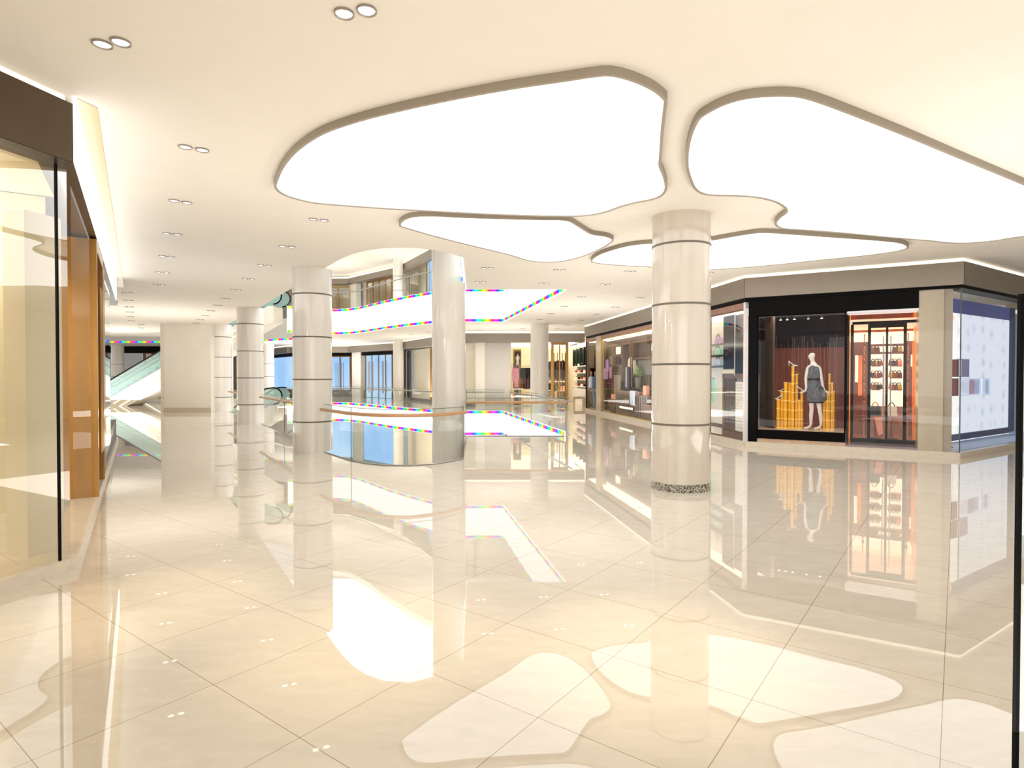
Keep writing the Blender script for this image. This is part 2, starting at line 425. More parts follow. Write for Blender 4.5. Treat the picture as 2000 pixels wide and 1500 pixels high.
# ------------------------------------------------------------------ LED fascia bands round the void
def rainbow(pts, z0, z1, parent, off0=0.0, period=1.15, name='rainbow_strip'):
    mb = MB().strip(pts, z0, z1); o = obj(name, mb, 'rainbow_leds', parent, smooth=False)
    o.data.uv_layers.new(name='UVMap'); d = [0.0]
    for i in range(len(pts) - 1): d.append(d[-1] + math.dist(pts[i], pts[i + 1]))
    n = len(pts); uv = o.data.uv_layers[0].data
    for lp in o.data.loops:
        uv[lp.index].uv = (d[lp.vertex_index % n] / period + off0, 0 if lp.vertex_index < n else 1)
    return o
def offset(pts, d):
    out = []
    for i, p in enumerate(pts):
        a = pts[max(0, i - 1)]; b = pts[min(len(pts) - 1, i + 1)]
        t = Vector((b[0] - a[0], b[1] - a[1], 0)).normalized()
        if 0 < i < len(pts) - 1:
            t1 = Vector((p[0] - a[0], p[1] - a[1], 0)).normalized(); t2 = Vector((b[0] - p[0], b[1] - p[1], 0)).normalized()
            k = 1 / max(.35, math.sqrt((1 + t1.dot(t2)) / 2))
        else: k = 1
        out.append((p[0] - t.y * d * k, p[1] + t.x * d * k))
    return out
def band(pts, z0, z1, label, mat='led_white', dist=.05, name='light_band', top=True, bot=True, hang=.1):
    q = offset(pts, dist); q2 = offset(pts, dist + .012)
    t = thing(name, label, 'light band', (sum(p[0] for p in pts) / len(pts), sum(p[1] for p in pts) / len(pts), z0), kind='thing')
    mb = MB(); n = len(q)
    inn = offset(pts, dist - .04)
    loop = q + inn[::-1]
    mb.plate(loop, [], z0, z1)
    obj('lit_face', mb, mat, t, smooth=False)
    if top: rainbow(q2, z1 - .12, z1 - .01, t)
    if bot: rainbow(q2, z0 + .01, z0 + .12, t, .1)
    return t
farband = [corner_r] + far
cen = Vector((-5, 24, 0))
def side(pts):                               # sign of the offset that points into the void
    return 1
band(farband, H - .03, UP - .02, 'white glowing fascia of the upper storey edged with rainbow lights, across the void', dist=.05)
band(farband, -.93, .14, 'white glowing fascia at floor level across the void, edged with rainbow lights', dist=.05)
band([front[-1], corner_l], H - .02, UP - .02, 'short glowing fascia beside the tall column at the ceiling void edge', dist=.05)
band([(-12.2, 34.4), (-14, 39), (-20, 43), (-30, 43)], H - .02, UP - .02, 'grey fascia with tiny rainbow lights beyond the left passage', mat='plaster_grey', dist=.05, top=False)

# ------------------------------------------------------------------ glass railings
def railing(pts, z0, label, joints=(), h=1.05, off=.06, rail=True, name='glass_railing', railmat='oak_rail', r=.03, ext=0.0):
    c = pts[len(pts) // 2]
    t = thing(name, label, 'railing', (c[0], c[1], z0), kind='thing')
    mb = MB().strip(pts, z0, z0 + h); obj('glass_panel', mb, 'rail_glass', t)
    obj('top_edge', MB().tube([(p[0], p[1], z0 + h) for p in pts], .006, 6), 'glass_edge', t)
    q = offset(pts, off)
    if rail: obj('handrail', MB().tube([(p[0], p[1], z0 + h - .11) for p in q], r, 10), railmat, t)
    obj('base_channel', MB().tube([(p[0], p[1], z0 + .012) for p in pts], .012, 4), 'steel', t)
    for j in joints:
        p = pts[j]
        obj('joint_post', MB().box(p[0] - .006, p[0] + .006, p[1] - .006, p[1] + .006, z0 - .02, z0 + h), 'glass_edge', t)
    return t
def lerp(a, b, t): return (a[0] + (b[0] - a[0]) * t, a[1] + (b[1] - a[1]) * t)
cr = [(-4.1, 13.0)] + front[1:]
railing(cr, 0, 'curved glass railing with brown wooden handrail between two columns at the void edge', (2, len(cr) - 1), off=-.06, r=.035)
railing([lerp(front[-1], corner_l, .06), lerp(front[-1], corner_l, .5), corner_l], 0, 'glass railing receding edge-on beside the tall plain column', (), off=-.06, rail=False)
railing([corner_l, (0, 16.4), corner_r], 0, 'straight glass railing with brown handrail right of the tall column', (2,), off=-.06, r=.035)
railing([(-8.55, 20.4), (-6.6, 17.3), (-4.75, 14.3)], 0, 'glass railing between the first and second left row columns', (1,), off=-.06, r=.035)
railing([(-12.9, 27.3), (-11.2, 24.6), (-9.6, 22.1)], 0, 'glass railing between the second and third left row columns', (1,), off=-.06, r=.035)
railing([(-29.5, 36.3), (-25, 36.3), (-20.2, 36.3)], 0, 'glass railing across the left passage in front of the teal escalator', (1, 2), off=-.06)
ins = offset(far, -.12)
railing(ins, .0, 'curved glass railing on the far side of the void at this storey', (1, 4, 6, 8), off=-.06, railmat='taupe')
railing([(1.62, 16.75), (.7, 21.5), (-.15, 25.9)], .0, 'glass railing receding along the right side of the void', (1,), off=-.06, railmat='taupe')
railing(ins, UP, 'curved glass railing on the storey above, over the glowing fascia', (1, 4, 6, 8), off=-.06, railmat='taupe')

# ------------------------------------------------------------------ escalators (seen from the side)
def escalator(xt, zt, zb, y0, y1, label, direction=1, stripes=True, name='escalator', dep=.95):
    # direction=1: climbs towards +x, arriving at xt
    s = direction; run = (zt - zb) / math.tan(math.radians(30)); xb = xt - s * run
    t = thing(name, label, 'escalator', (xb, (y0 + y1) / 2, zb), kind='thing')
    fl_ = 1.3
    def X(x): return x
    top = [(xb - s * fl_, zb), (xb, zb), (xt, zt), (xt + s * fl_ * .2, zt)]
    low = [(xt + s * fl_ * .2, zt - dep + .1), (xt, zt - dep), (xb + s * (.25 + dep), zb - .3), (xb - s * fl_, zb - .3)]
    body = [Vector((x, y0, z)) for x, z in top + low]
    obj('truss', MB().prism(body, (0, y1 - y0, 0)), 'white_paint', t)
    # steps
    mb = MB(); k = int(run / .4)
    for i in range(k):
        x = xb + s * .4 * i; z = zb + (zt - zb) * i / k
        mb.box(min(x, x + s * .4), max(x, x + s * .4), y0 + .15, y1 - .15, z - .05, z + (zt - zb) / k)
    obj('steps', mb, 'slate', t)
    for y in (y0 + .05, y1 - .05):
        base = [(xb - s * fl_, zb), (xb, zb), (xt, zt), (xt + s * fl_ * .2, zt)]
        hr = 1.0
        path = [(xt + s * fl_ * .2, zt + hr), (xt, zt + hr), (xb, zb + hr), (xb - s * fl_, zb + hr)]
        g = [Vector((x, y, z)) for x, z in base + path]
        obj('glass_side', MB().prism(g, (0, .012, 0)), 'teal_glass', t)
        hp = []
        cx, cz, rr = xt + s * fl_ * .2, zt + hr * .55, hr * .45
        for i in range(9): a = -PI / 2 + PI * i / 8; hp.append((cx + s * rr * math.cos(a), y, cz + rr * math.sin(a)))
        hp += [(xt - s * .15, y, zt + hr - .04)]
        hp += [(xb + s * .15, y, zb + hr + .05)]
        cx, cz = xb - s * fl_, zb + hr * .55
        for i in range(9): a = PI / 2 + PI * i / 8; hp.append((cx + s * rr * math.cos(a), y, cz + rr * math.sin(a)))
        obj('handrail', MB().tube(hp, .04, 6), 'black', t)
        nose = [Vector((cx + s * 0, y, zb + .1))]
        arc = [Vector((xt + s * fl_ * .2, y, zt + .1))] + [Vector((xt + s * (fl_ * .2 + .42 * math.cos(-PI / 2 + PI * i / 8)), y, zt + hr * .55 + .42 * math.sin(-PI / 2 + PI * i / 8))) for i in range(9)]
        obj('newel_glass', MB().prism(arc, (0, .012, 0)), 'teal_glass', t)
    for k, dz in enumerate((dep - .67, dep - .33)):
        a = Vector((xb + s * 1.0, y0 - .02, zb + .42 - dz)); b = Vector((xt - s * .25, y0 - .02, zt - .12 - dz))
        if not stripes: break
        obj('light_line', MB().tube([a, b], .035, 4), 'led_line', t)
    if stripes:
        a0, b0 = Vector((xb + s * 1.0, y0 - .012, zb + 1.2 - dep)), Vector((xt - s * .25, y0 - .012, zt + .65 - dep))
        obj('trim_band', MB().prism([a0, b0, b0 + Vector((0, 0, -.55)), a0 + Vector((0, 0, -.55))], (0, .01, 0)), 'wall_cream', t)
    return t
escalator(-13.25, UP, 0, 32.5, 33.9, 'teal glass escalator climbing to the upper storey behind the left row columns')
escalator(-13.25, 0, LOW, 32.5, 33.9, 'teal glass escalator descending to the storey below behind the left row columns')
escalator(-18.4, UP - .8, 0, 39.0, 40.4, 'teal glass escalator seen through the left passage past the white pier', dep=1.5)

# ------------------------------------------------------------------ the white pier and left passage
struct('wall_left', MB().box(-15.85, -13.72, 27.2, 29.4, 0, H), 'white_paint', 'plain white square pier beside the columns')
struct('baseboard_left', MB().box(-15.87, -13.72, 27.17, 27.2, 0, .2), 'stone_cream')
struct('trim_1', MB().box(-16.1, -15.85, 27.35, 29.4, 0, H), 'white_paint', 'thin white edge of the pier')

# ------------------------------------------------------------------ far storefronts
NAMES = dict(blue='blue glazed shop window', cream='cream shop window')
def door(f, u0, u1, z0, h, label, leaves=2, d=0.0, mat='bronze', pane=None, handles=True, w=.09):
    n = num('door'); c = f.P((u0 + u1) / 2, d, z0)
    t = thing(n, label, 'door', c, kind='structure')
    mb = MB()
    f.box(mb, u0, u0 + w, d, d + .12, z0, z0 + h); f.box(mb, u1 - w, u1, d, d + .12, z0, z0 + h); f.box(mb, u0, u1, d, d + .12, z0 + h, z0 + h + w)
    for i in range(1, leaves):
        um = u0 + (u1 - u0) * i / leaves; f.box(mb, um - .035, um + .035, d + .01, d + .1, z0, z0 + h)
    obj('frame', mb, mat, t)
    for i in range(leaves):
        a = u0 + (u1 - u0) * i / leaves + .05; b = u0 + (u1 - u0) * (i + 1) / leaves - .05
        mb = MB().add([f.P(a, d + .06, z0), f.P(b, d + .06, z0), f.P(b, d + .06, z0 + h), f.P(a, d + .06, z0 + h)], [(0, 1, 2, 3)])
        obj('pane', mb, pane or 'shop_glass', t)
    if handles:
        for i in range(1, leaves, 2):
            um = u0 + (u1 - u0) * i / leaves
            for sg in (-1, 1):
                a = um + sg * .14; b = um + sg * .3
                obj('handle', MB().tube([f.P(a, d - .05, z0 + .35), f.P(b, d - .05, z0 + .35), f.P(b, d - .05, z0 + h - .45), f.P(a, d - .05, z0 + h - .45)], .022, 5, closed=True), mat if mat != 'black' else 'steel', t)
    return t
def window(f, u0, u1, z0, z1, mat, d=.05, frame='steel', label=None):
    n = num('window'); c = f.P((u0 + u1) / 2, d, z0)
    t = thing(n, label or 'shop window', 'window', c, kind='structure')
    mb = MB().add([f.P(u0, d, z0), f.P(u1, d, z0), f.P(u1, d, z1), f.P(u0, d, z1)], [(0, 1, 2, 3)]); obj('pane', mb, mat, t)
    if frame:
        mb = MB(); w = .03
        f.box(mb, u0, u0 + w, d - .02, d + .03, z0, z1); f.box(mb, u1 - w, u1, d - .02, d + .03, z0, z1); f.box(mb, u0 + w, u1 - w, d - .02, d + .03, z0, z0 + w); f.box(mb, u0 + w, u1 - w, d - .02, d + .03, z1 - w, z1)
        obj('frame', mb, frame, t)
    return t
def pier(f, u0, u1, z0, z1, d0=-.12, d1=.3, mat='white_paint'):
    return struct(num('trim'), B(f, u0, u1, d0, d1, z0, z1), mat, 'pale wall pier between shop windows')
def fascia(f, u0, u1, z0, z1, zc, d=.55, mat='grey_metal', glow=True):
    struct(num('trim'), B(f, u0, u1, -d, .05, z0, z1), mat, 'grey metal fascia over the shopfronts')
    if glow: struct(num('trim'), B(f, u0, u1, -d + .03, -.05, z1 + .004, zc - .004), 'cove_light', 'glowing cove line above the fascia')
def backwall(f, u0, u1, z0, z1, d, mat='wall_cream', k='wall_back'):
    return struct(num(k), B(f, u0, u1, d, d + .1, z0, z1), mat)

F4 = F((-2.6, 32.5), (4.6, 32.5))
F5 = F((-7.65, 42.0), (-2.6, 32.5))
F6 = F((-12.55, 47.0), (-7.65, 42.0))
F7 = F((-17.2, 47.2), (-12.55, 47.0))
F8 = F((-20.8, 52), (-17.2, 47.2))
F9 = F((-36, 48.6), (-20.8, 48.6))
# this storey -----------------------------------------------------
for f in (F5, F6, F7, F8):
    fascia(f, 0, f.L, 3.45, H - .1, H)
fascia(F4, 0, 6.5, 3.45, H - .1, H)
F4b = F((3.5, 29.2), (3.75, 32.5))
for f, d in ((F5, .4), (F6, .4), (F7, .4), (F8, .4), (F9, .4)):
    pass
# F8 / F7 blue windows
for f in (F8, F7):
    struct(num('trim'), B(f, 0, f.L, -.05, .1, 0, .55), 'slate', 'dark grey base under the blue window')
    struct(num('trim'), B(f, 0, f.L, -.04, .1, 3.2, 3.45), 'black', 'black header over the blue window')
window(F8, 0, F8.L, .55, 3.2, 'sky_pane', label='blue shop window left of the first ringed column')
window(F7, 0, F7.L * .55, .55, 3.2, 'sky_pane', label='blue shop window behind the first ringed column')
door(F7, F7.L * .6, F7.L - .15, .02, 3.1, 'bronze framed glass door with blue panes just right of the first ringed column', 2, pane='sky_pane', mat='bronze_dark')
# F6: pier, blue, door, blue
struct(num('trim'), B(F6, 0, F6.L, -.04, .1, 3.2, 3.45), 'black', 'black header over the blue window')
struct(num('trim'), B(F6, 0, F6.L, .14, .2, 0, .55), 'slate', 'dark grey base under the blue window')
ua = F6.u_at(690); ub = F6.u_at(707); pier(F6, ua, ub, 0, 3.45)
d0, d1 = F6.u_at(713), F6.u_at(766)
window(F6, d1 + .05, F6.L - .1, .55, 3.2, 'sky_pane', label='narrow blue shop window right of the four leaf bronze doors')
door(F6, d0, d1, .02, 3.15, 'four leaf bronze door with long loop handles and blue panes across the void', 4, pane='sky_pane')
# F5 cream
backwall(F5, 0, F5.L, 0, 3.45, .6, 'cream_glow')
window(F5, .5, F5.u_at(840), .15, 3.4, 'shop_glass', label='cream shop window left of the tall plain column', frame='steel')
door(F5, F5.u_at(840), F5.u_at(872), .02, 3.3, 'bronze door frame partly hidden by the tall plain column', 2)
struct(num('trim'), B(F5, 0, F5.L, -.05, .05, 0, .15), 'slate', 'dark skirting under the cream window')
struct(num('trim'), B(F5, 0, .45, -.05, .3, 0, 3.45), 'dark_brown')
# F4
u1, u2, u3, u4 = F4.u_at(929), F4.u_at(947), F4.u_at(998), F4.u_at(1000)
window(F4, .05, u1, .15, 3.4, 'shop_glass', label='cream shop window right of the tall plain column')
backwall(F4, -.4, u1, 0, 3.45, .5, 'cream_glow')
struct(num('trim'), B(F4, 0, u1, -.05, .1, 0, .15), 'slate', 'dark skirting right of the tall column')
pier(F4, u1, u2, 0, 3.45, mat='white_paint')
struct('wall_panel_back', B(F4, u2, u3, 0, .2, 0, 3.45), 'plaster_grey', 'pale grey wall panel left of the boutique window')

# boutique interior behind F4
struct('wall_boutique_back', B(F4, u3 - .3, 9.5, 6.0, 6.1, 0, 3.6), 'wall_cream')
struct('wall_boutique_left', B(F4, u3 - .12, u3, .2, 6.0, 0, 3.6), 'wall_cream')
struct('wall_boutique_right', B(F4, 9.4, 9.5, .0, 6.0, 0, 3.6), 'wall_cream')
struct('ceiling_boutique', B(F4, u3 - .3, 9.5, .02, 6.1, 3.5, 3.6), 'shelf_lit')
for i, (xa, ya, xb, yb) in enumerate([(1059, 668, 1066, 682), (1104, 672, 1100, 680), (1136, 660, 1118, 677)]):
    a, b = F4.at(xa, ya, .6), F4.at(xb, yb, 2.2)
    tag(obj('ceiling_track_light', MB().tube([F4.P(a[0], .5, 3.47), F4.P(b[0], 3.5, 3.47)], .03, 6), 'black'), ['black ceiling track light left of the bronze boutique door', 'black ceiling track light inside the bronze door frame', 'black ceiling track light above the shoe shelves'][i], 'track light', 'boutique track lights')
# black top bars and bronze door of the boutique
dl, dr = F4.u_at(1076), F4.u_at(1110)
door(F4, dl, dr, .02, 3.32, 'bronze framed boutique door with tall loop handles, behind the straight railing', 2, w=.15)
window(F4, u3 + .02, F4.u_at(1030), .05, 3.42, 'shop_glass', label='boutique window with pink clothes behind', frame=None)
window(F4, F4.u_at(1030), dl - .03, .05, 3.42, 'shop_glass', label='boutique window right of the plain white column', frame=None)
struct('baseboard_back', B(F4, u3, dl, -.06, .0, 0, .06), 'plinth_stone')

def garment(f, u, d, z0, z1, w, mat, parent, thick=.12):
    """a hanging garment: shouldered outline with sleeves, gathered hem"""
    h = z1 - z0
    prof = [(-.10, 0), (-.46, -.09), (-.60, -.36), (-.62, -.62), (-.50, -.63), (-.44, -.34), (-.44, -1), (-.2, -.985), (0, -1), (.2, -.985), (.44, -1), (.44, -.34), (.50, -.63), (.62, -.62), (.60, -.36), (.46, -.09), (.10, 0), (0, -.05)]
    poly = [f.P(u + x * w, d - thick / 2, z1 + y * h) for x, y in prof]
    mb = MB().prism(poly, f.n * thick)
    return obj('fabric', mb, mat, parent, bevel=.012)
def hanging(f, u, d, z0, z1, w, mat, label, group=None, name='garment', cat='garment', thick=.12):
    t = thing(name, label, cat, f.P(u, d, z0), group)
    garment(f, u, d, z0, z1, w, mat, t, thick)
    obj('hanger', MB().tube([f.P(u - w * .42, d, z1 - .03), f.P(u, d, z1 + .03), f.P(u, d, z1 + .1), f.P(u + .03, d, z1 + .13), f.P(u + .05, d, z1 + .1)], .008, 5), 'steel', t)
    return t
def rack(f, u0, u1, d, z, label, legs=True, mat='gold'):
    t = thing('clothing_rail', label, 'clothing rail', f.P((u0 + u1) / 2, d, 0))
    obj('rail', MB().tube([f.P(u0, d, z), f.P(u1, d, z)], .018, 6), mat, t)
    for u in (u0, u1):
        obj('leg', MB().tube([f.P(u, d - .2, .02), f.P(u, d + .2, .02), f.P(u, d, .02), f.P(u, d, z)], .016, 6), mat, t)
    return t
# left part: pink rail
ug = F4.u_at(1001, .5); rack(F4, ug - .08, ug + .36, .5, 2.28, 'gold clothing rail with pink clothes beside the grey wall panel')
for i in range(5):
    hanging(F4, ug + .04 + i * .055, .5 + .05 * (i % 2), 1.0 + .15 * (i % 2) + (.3 if i < 2 else 0), 2.12, .13, 'pink_cloth' , ['leftmost pink garment on the gold rail beside the grey panel', 'pink garment second from left on the gold rail', 'pink garment in the middle of the gold rail', 'pink garment fourth from left on the gold rail', 'rightmost pink garment on the gold rail'][i], 'pink garments on the gold rail', thick=.16)
ug2 = F4.u_at(1019, .9); rack(F4, ug2 - .1, ug2 + .7, .9, 2.2, 'gold clothing rail with rust clothes beside the plain white column')
for i in range(4):
    hanging(F4, ug2 + .04 + i * .15, .9, .9, 2.07, .32, 'rust_cloth', ['leftmost', 'second', 'third', 'rightmost'][i] + ' rust red garment on the rail beside the white column', 'rust garments on the second rail', thick=.16)
# brass display cabinet (tall, with bust)
uc0, uc1 = F4.u_at(1002, 1.6), F4.u_at(1018, 1.6)
t = thing('display_cabinet', 'tall brass display cabinet with a dark interior behind the pink clothes', 'cabinet', F4.P((uc0 + uc1) / 2, 1.6, 0))
mb = MB(); F4.box(mb, uc0, uc0 + .09, 1.4, 1.9, 0, 3.15); F4.box(mb, uc1 - .05, uc1, 1.4, 1.9, 0, 3.15); F4.box(mb, uc0 + .09, uc1 - .05, 1.4, 1.9, 3.05, 3.15)
obj('casing', mb, 'brass_panel', t)
obj('back_panel', B(F4, uc0 + .09, uc1 - .05, 1.85, 1.9, 0, 3.05), 'walnut_dark', t)
for z in (.5, 1.2, 1.75, 2.2): obj('shelf', B(F4, uc0 + .09, uc1 - .05, 1.42, 1.85, z, z + .03), 'brass_panel', t)
t = thing('bust_form', 'pale torso bust at the top of the brass display cabinet', 'bust', F4.P((uc0 + uc1) / 2 + .08, 1.6, 2.23))
p = F4.P((uc0 + uc1) / 2 + .03, 1.6, 2.23)
obj('torso', MB().lathe([(.07, .04), (.1, .08), (.085, .25), (.12, .42), (.13, .5), (.05, .56), (.035, .64), (.02, .66)], p, 16), 'ivory_cloth', t)
obj('stand', MB().lathe([(.06, 0), (.06, .02), (.02, .03), (.02, .06)], p, 12), 'gold', t)
# gold bench / table in the boutique window
def goldtable(f, u0, u1, d0, d1, z, label, top='linen', name='display_table'):
    t = thing(name, label, 'table', f.P((u0 + u1) / 2, (d0 + d1) / 2, 0))
    obj('tabletop', B(f, u0, u1, d0, d1, z - .06, z), top, t)
    for u in (u0 + .02, u1 - .02):
        for d in (d0 + .02, d1 - .02): obj('leg', B(f, u - .02, u + .02, d - .02, d + .02, 0, z - .06), 'gold', t)
    obj('stretcher', MB().tube([f.P(u0 + .02, d0 + .02, .25), f.P(u1 - .02, d0 + .02, .25)], .015, 5), 'gold', t)
    return t
goldtable(F4, F4.u_at(1002, .3), F4.u_at(1022, .3), .25, .7, .95, 'gold framed display table under the pink clothes in the boutique window')
goldtable(F4, F4.u_at(1063, 1.2), F4.u_at(1076, 1.2), 1.1, 1.7, .85, 'gold framed display table left of the bronze boutique door')
goldtable(F4, F4.u_at(1080, 2.2), F4.u_at(1106, 2.2), 2.2, 2.9, .8, 'gold framed display table seen through the bronze boutique door')
def handbag(f, u, d, z, w, h, mat, label, group=None, th=.14):
    t = thing('handbag', label, 'handbag', f.P(u, d, z), group)
    poly = [f.P(u + x * w, d - th / 2, z + y * h) for x, y in [(-.5, 0), (.5, 0), (.42, .68), (.36, .72), (-.36, .72), (-.42, .68)]]
    obj('body', MB().prism(poly, f.n * th), mat, t, bevel=.015)
    obj('handle', MB().tube([f.P(u + w * .25 * math.cos(a), d, z + h * .7 + h * .3 * math.sin(a)) for a in [PI * i / 8 for i in range(9)]], .012, 5), 'satin_black' if mat != 'satin_black' else 'gold', t)
    return t
handbag(F4, F4.u_at(1070, 1.4), 1.4, .85, .45, .5, 'satin_black', 'black handbag on the gold table left of the bronze boutique door')
handbag(F4, F4.u_at(1087, 2.5), 2.5, .8, .3, .35, 'tan_leather', 'tan handbag on the table seen through the boutique door, left one')
handbag(F4, F4.u_at(1100, 2.5), 2.5, .8, .3, .35, 'salmon_leather', 'salmon handbag on the table seen through the boutique door, right one')
# dark garments on the back wall
ur0, ur1 = F4.u_at(1060, 5.5), F4.u_at(1106, 5.5)
rack(F4, ur0, ur1, 5.5, 2.45, 'long clothing rail of dark clothes on the boutique back wall', mat='steel')
ng = 13
ORD = ['first', 'second', 'third', 'fourth', 'fifth', 'sixth', 'seventh', 'eighth', 'ninth', 'tenth', 'eleventh', 'twelfth', 'thirteenth', 'fourteenth', 'fifteenth', 'sixteenth', 'seventeenth', 'eighteenth', 'nineteenth', 'twentieth']
for i in range(ng):
    hanging(F4, ur0 + .08 + (ur1 - ur0 - .16) * i / (ng - 1), 5.5, 1.55 - .1 * (i % 3), 2.33, .17, ['dark_cloth', 'grey_cloth', 'dark_cloth', 'navy_cloth'][i % 4], f'{ORD[i]} jacket from the left on the boutique back wall rail', 'jackets on the boutique back wall rail', name='jacket', cat='jacket')
t = thing('shelf_unit', 'low wooden shelf unit under the jackets on the boutique back wall', 'shelf', F4.P((ur0 + ur1) / 2, 5.6, 0))
obj('top_board', B(F4, ur0, ur1, 5.2, 5.9, 1.25, 1.32), 'linen', t); obj('shelf_board', B(F4, ur0, ur1, 5.2, 5.9, .6, .66), 'walnut_dark', t); obj('carcass', B(F4, ur0, ur1, 5.8, 5.9, 0, 1.25), 'taupe', t)
for u in (ur0, ur1 - .06): obj('side_panel', B(F4, u, u + .06, 5.2, 5.8, 0, 1.25), 'taupe', t)
t = thing('potted_plant', 'leafy potted plant inside the bronze boutique door', 'plant', F4.P(F4.u_at(1082, 1.5), 1.5, 0))
c = F4.P(F4.u_at(1082, 1.5), 1.5, 0)
obj('pot', MB().lathe([(.14, 0), (.2, .35), (.2, .75), (.17, .75)], c, 16), 'ivory_cloth', t)
mb = MB()
for i in range(46):
    a = random.uniform(0, 2 * PI); e = random.uniform(.1, 1.2); l = random.uniform(.25, .6)
    b = c + Vector((0, 0, .75)); dirv = Vector((math.cos(a) * math.cos(e), math.sin(a) * math.cos(e), math.sin(e) + .3)).normalized(); sd = dirv.cross(Vector((0, 0, 1))).normalized() * .05
    mb.add([b, b + dirv * l * .5 + sd, b + dirv * l, b + dirv * l * .5 - sd], [(0, 1, 2, 3)])
obj('leaves', mb, 'leaf', t)
# shoe shelf wall on the boutique right side
FR = F((F4.P(F4.u_at(1146, 0.3), .3, 0).x, 32.8), (F4.P(F4.u_at(1118, 5.1), 5.1, 0).x, 37.6))
t = thing('shoe_shelf', 'dark green shelf wall with pale shelves at the right side of the boutique', 'shelf', FR.P(FR.L / 2, .1, 0))
obj('back_panel', B(FR, 0, FR.L, .3, .36, .9, 3.3), 'dark_green', t)
for z in (1.0, 1.4, 1.8, 2.2): obj('shelf_board', B(FR, 0, FR.L, 0, .3, z, z + .035), 'linen', t)
obj('base_cabinet', B(FR, 0, FR.L, .0, .36, 0, .9), 'satin_white', t)
for i in range(5): obj('divider', B(FR, FR.L * i / 4 - .02, FR.L * i / 4 + .02, .02, .3, 2.235, 3.3), 'dark_green', t)
k = 0
for zi, z in enumerate((1.035, 1.435, 1.835, 2.235)):
    for i in range(5):
        u = FR.L * (.08 + .2 * i); handbag(FR, u, .14, z, .26, .2, ['tan_leather', 'burgundy', 'satin_black', 'salmon_leather', 'ivory_cloth'][(i * 2 + zi) % 5], f'small bag {["nearest", "second nearest", "middle", "second furthest", "furthest"][i]} on the {["lowest", "second", "third", "top"][zi]} board of the dark green shelf wall', 'bags on the dark green shelf wall', th=.12)
def bench(f, u0, u1, d0, d1, z, label):
    t = thing('bench', label, 'bench', f.P((u0 + u1) / 2, (d0 + d1) / 2, 0))
    obj('seat', B(f, u0, u1, d0, d1, z - .14, z), 'taupe', t, bevel=.03)
    for u in (u0 + .04, u1 - .04):
        for d in (d0 + .04, d1 - .04): obj('leg', B(f, u - .02, u + .02, d - .02, d + .02, 0, z - .14), 'gold', t)
bench(F4, F4.u_at(1121, .9), F4.u_at(1142, .9), .8, 1.5, .5, 'taupe bench on gold legs in front of the shoe shelves')

# storeys above and below, repeated shopfronts ---------------------
for f in (F5, F6, F7, F8):
    struct(num('wall_lower'), B(f, 0, f.L, .3, .4, LOW, -.95), 'wall_cream')
    struct(num('wall_upper'), B(f, 0, f.L, .5, .6, UP, HU), 'plaster_grey')
    struct(num('trim'), B(f, 0, f.L, -.5, .1, UP + 3.35, UP + 3.75), 'grey_metal', 'grey fascia over the upper storey shops')
    struct(num('trim'), B(f, 0, f.L, -.45, .0, UP + 3.78, UP + 3.9), 'cove_light', 'glowing cove over the upper storey fascia')
struct(num('wall_upper'), B(F4, 0, F4.L, .5, .6, UP, HU), 'plaster_grey'); struct(num('wall_lower'), B(F4, -.4, F4.L, .3, .4, LOW, -.95), 'wall_cream')
window(F7, 0, F7.L * .5, LOW + .3, -1.1, 'sky_pane', label='lower storey blue window behind the curved railing, left one')
window(F7, F7.L * .5, F7.L, LOW + .1, -1.1, 'sky_pane', label='lower storey blue window behind the curved railing, second from left')
ua6, ub6 = F6.u_at(692), F6.u_at(709)
pier(F6, ua6, ub6, LOW, -.95, mat='wall_cream')
window(F6, ub6, F6.u_at(768), LOW + .1, -1.1, 'sky_pane', label='lower storey blue window left of the lower white column')
window(F6, F6.u_at(780), F6.L - .05, LOW + .1, -1.1, 'sky_pane', label='narrow lower storey blue window right of the lower white column', frame='slate')
# upper storey: doors, piers, panes
door(F6, F6.u_at(716), F6.u_at(765), UP + .02, 3.2, 'bronze four leaf door on the storey above beside the upper white column', 4, pane='store_glass')
pier(F6, F6.u_at(682), F6.u_at(699), UP, UP + 3.35)
door(F7, F7.L * .55, F7.L - .2, UP + .02, 3.1, 'bronze door on the storey above just right of the first ringed column', 2, pane='store_glass')
window(F5, F5.u_at(792), F5.u_at(838), UP + .1, UP + 3.3, 'store_glass', label='grey upper storey shop window right of the upper white column')
door(F5, F5.u_at(832), F5.u_at(872), UP + .02, 3.3, 'upper storey bronze door frame with blue pane beside the tall plain column', 2, pane='sky_pane')

# left passage end (F9)
struct(num('trim'), B(F9, 0, F9.L, -.2, .1, 3.5, H), 'black', 'black fascia beyond the left passage')
struct('wall_passage_back', B(F9, 0, F9.L, 1.2, 1.3, 0, H), 'slate')
struct('wall_passage_upper', B(F9, 0, F9.L, 1.2, 1.3, UP, HU), 'plaster_grey')
window(F9, 2, F9.u_at(279), .1, 3.45, 'store_glass', label='grey shop window behind the teal escalator in the left passage')
door(F9, F9.u_at(281), F9.u_at(312), .02, 3.4, 'bronze framed glass door behind the teal escalator in the left passage', 2, mat='bronze_dark', pane='store_glass')
struct('wall_passage_side', MB().box(-20.9, -20.7, 48.6, 52.2, 0, H), 'plaster_grey')

# ------------------------------------------------------------------ right hand shops
CR = (5.51, 14.09); CE = (9.03, 12.02)
F1 = F(CR, (3.5, 28.4), n=(1, 0))
F2 = F(CR, CE, n=(.5, .86))
F3 = F(CE, (CE[0] + .83 * 7, CE[1] + .558 * 7), n=(-.5, .8))
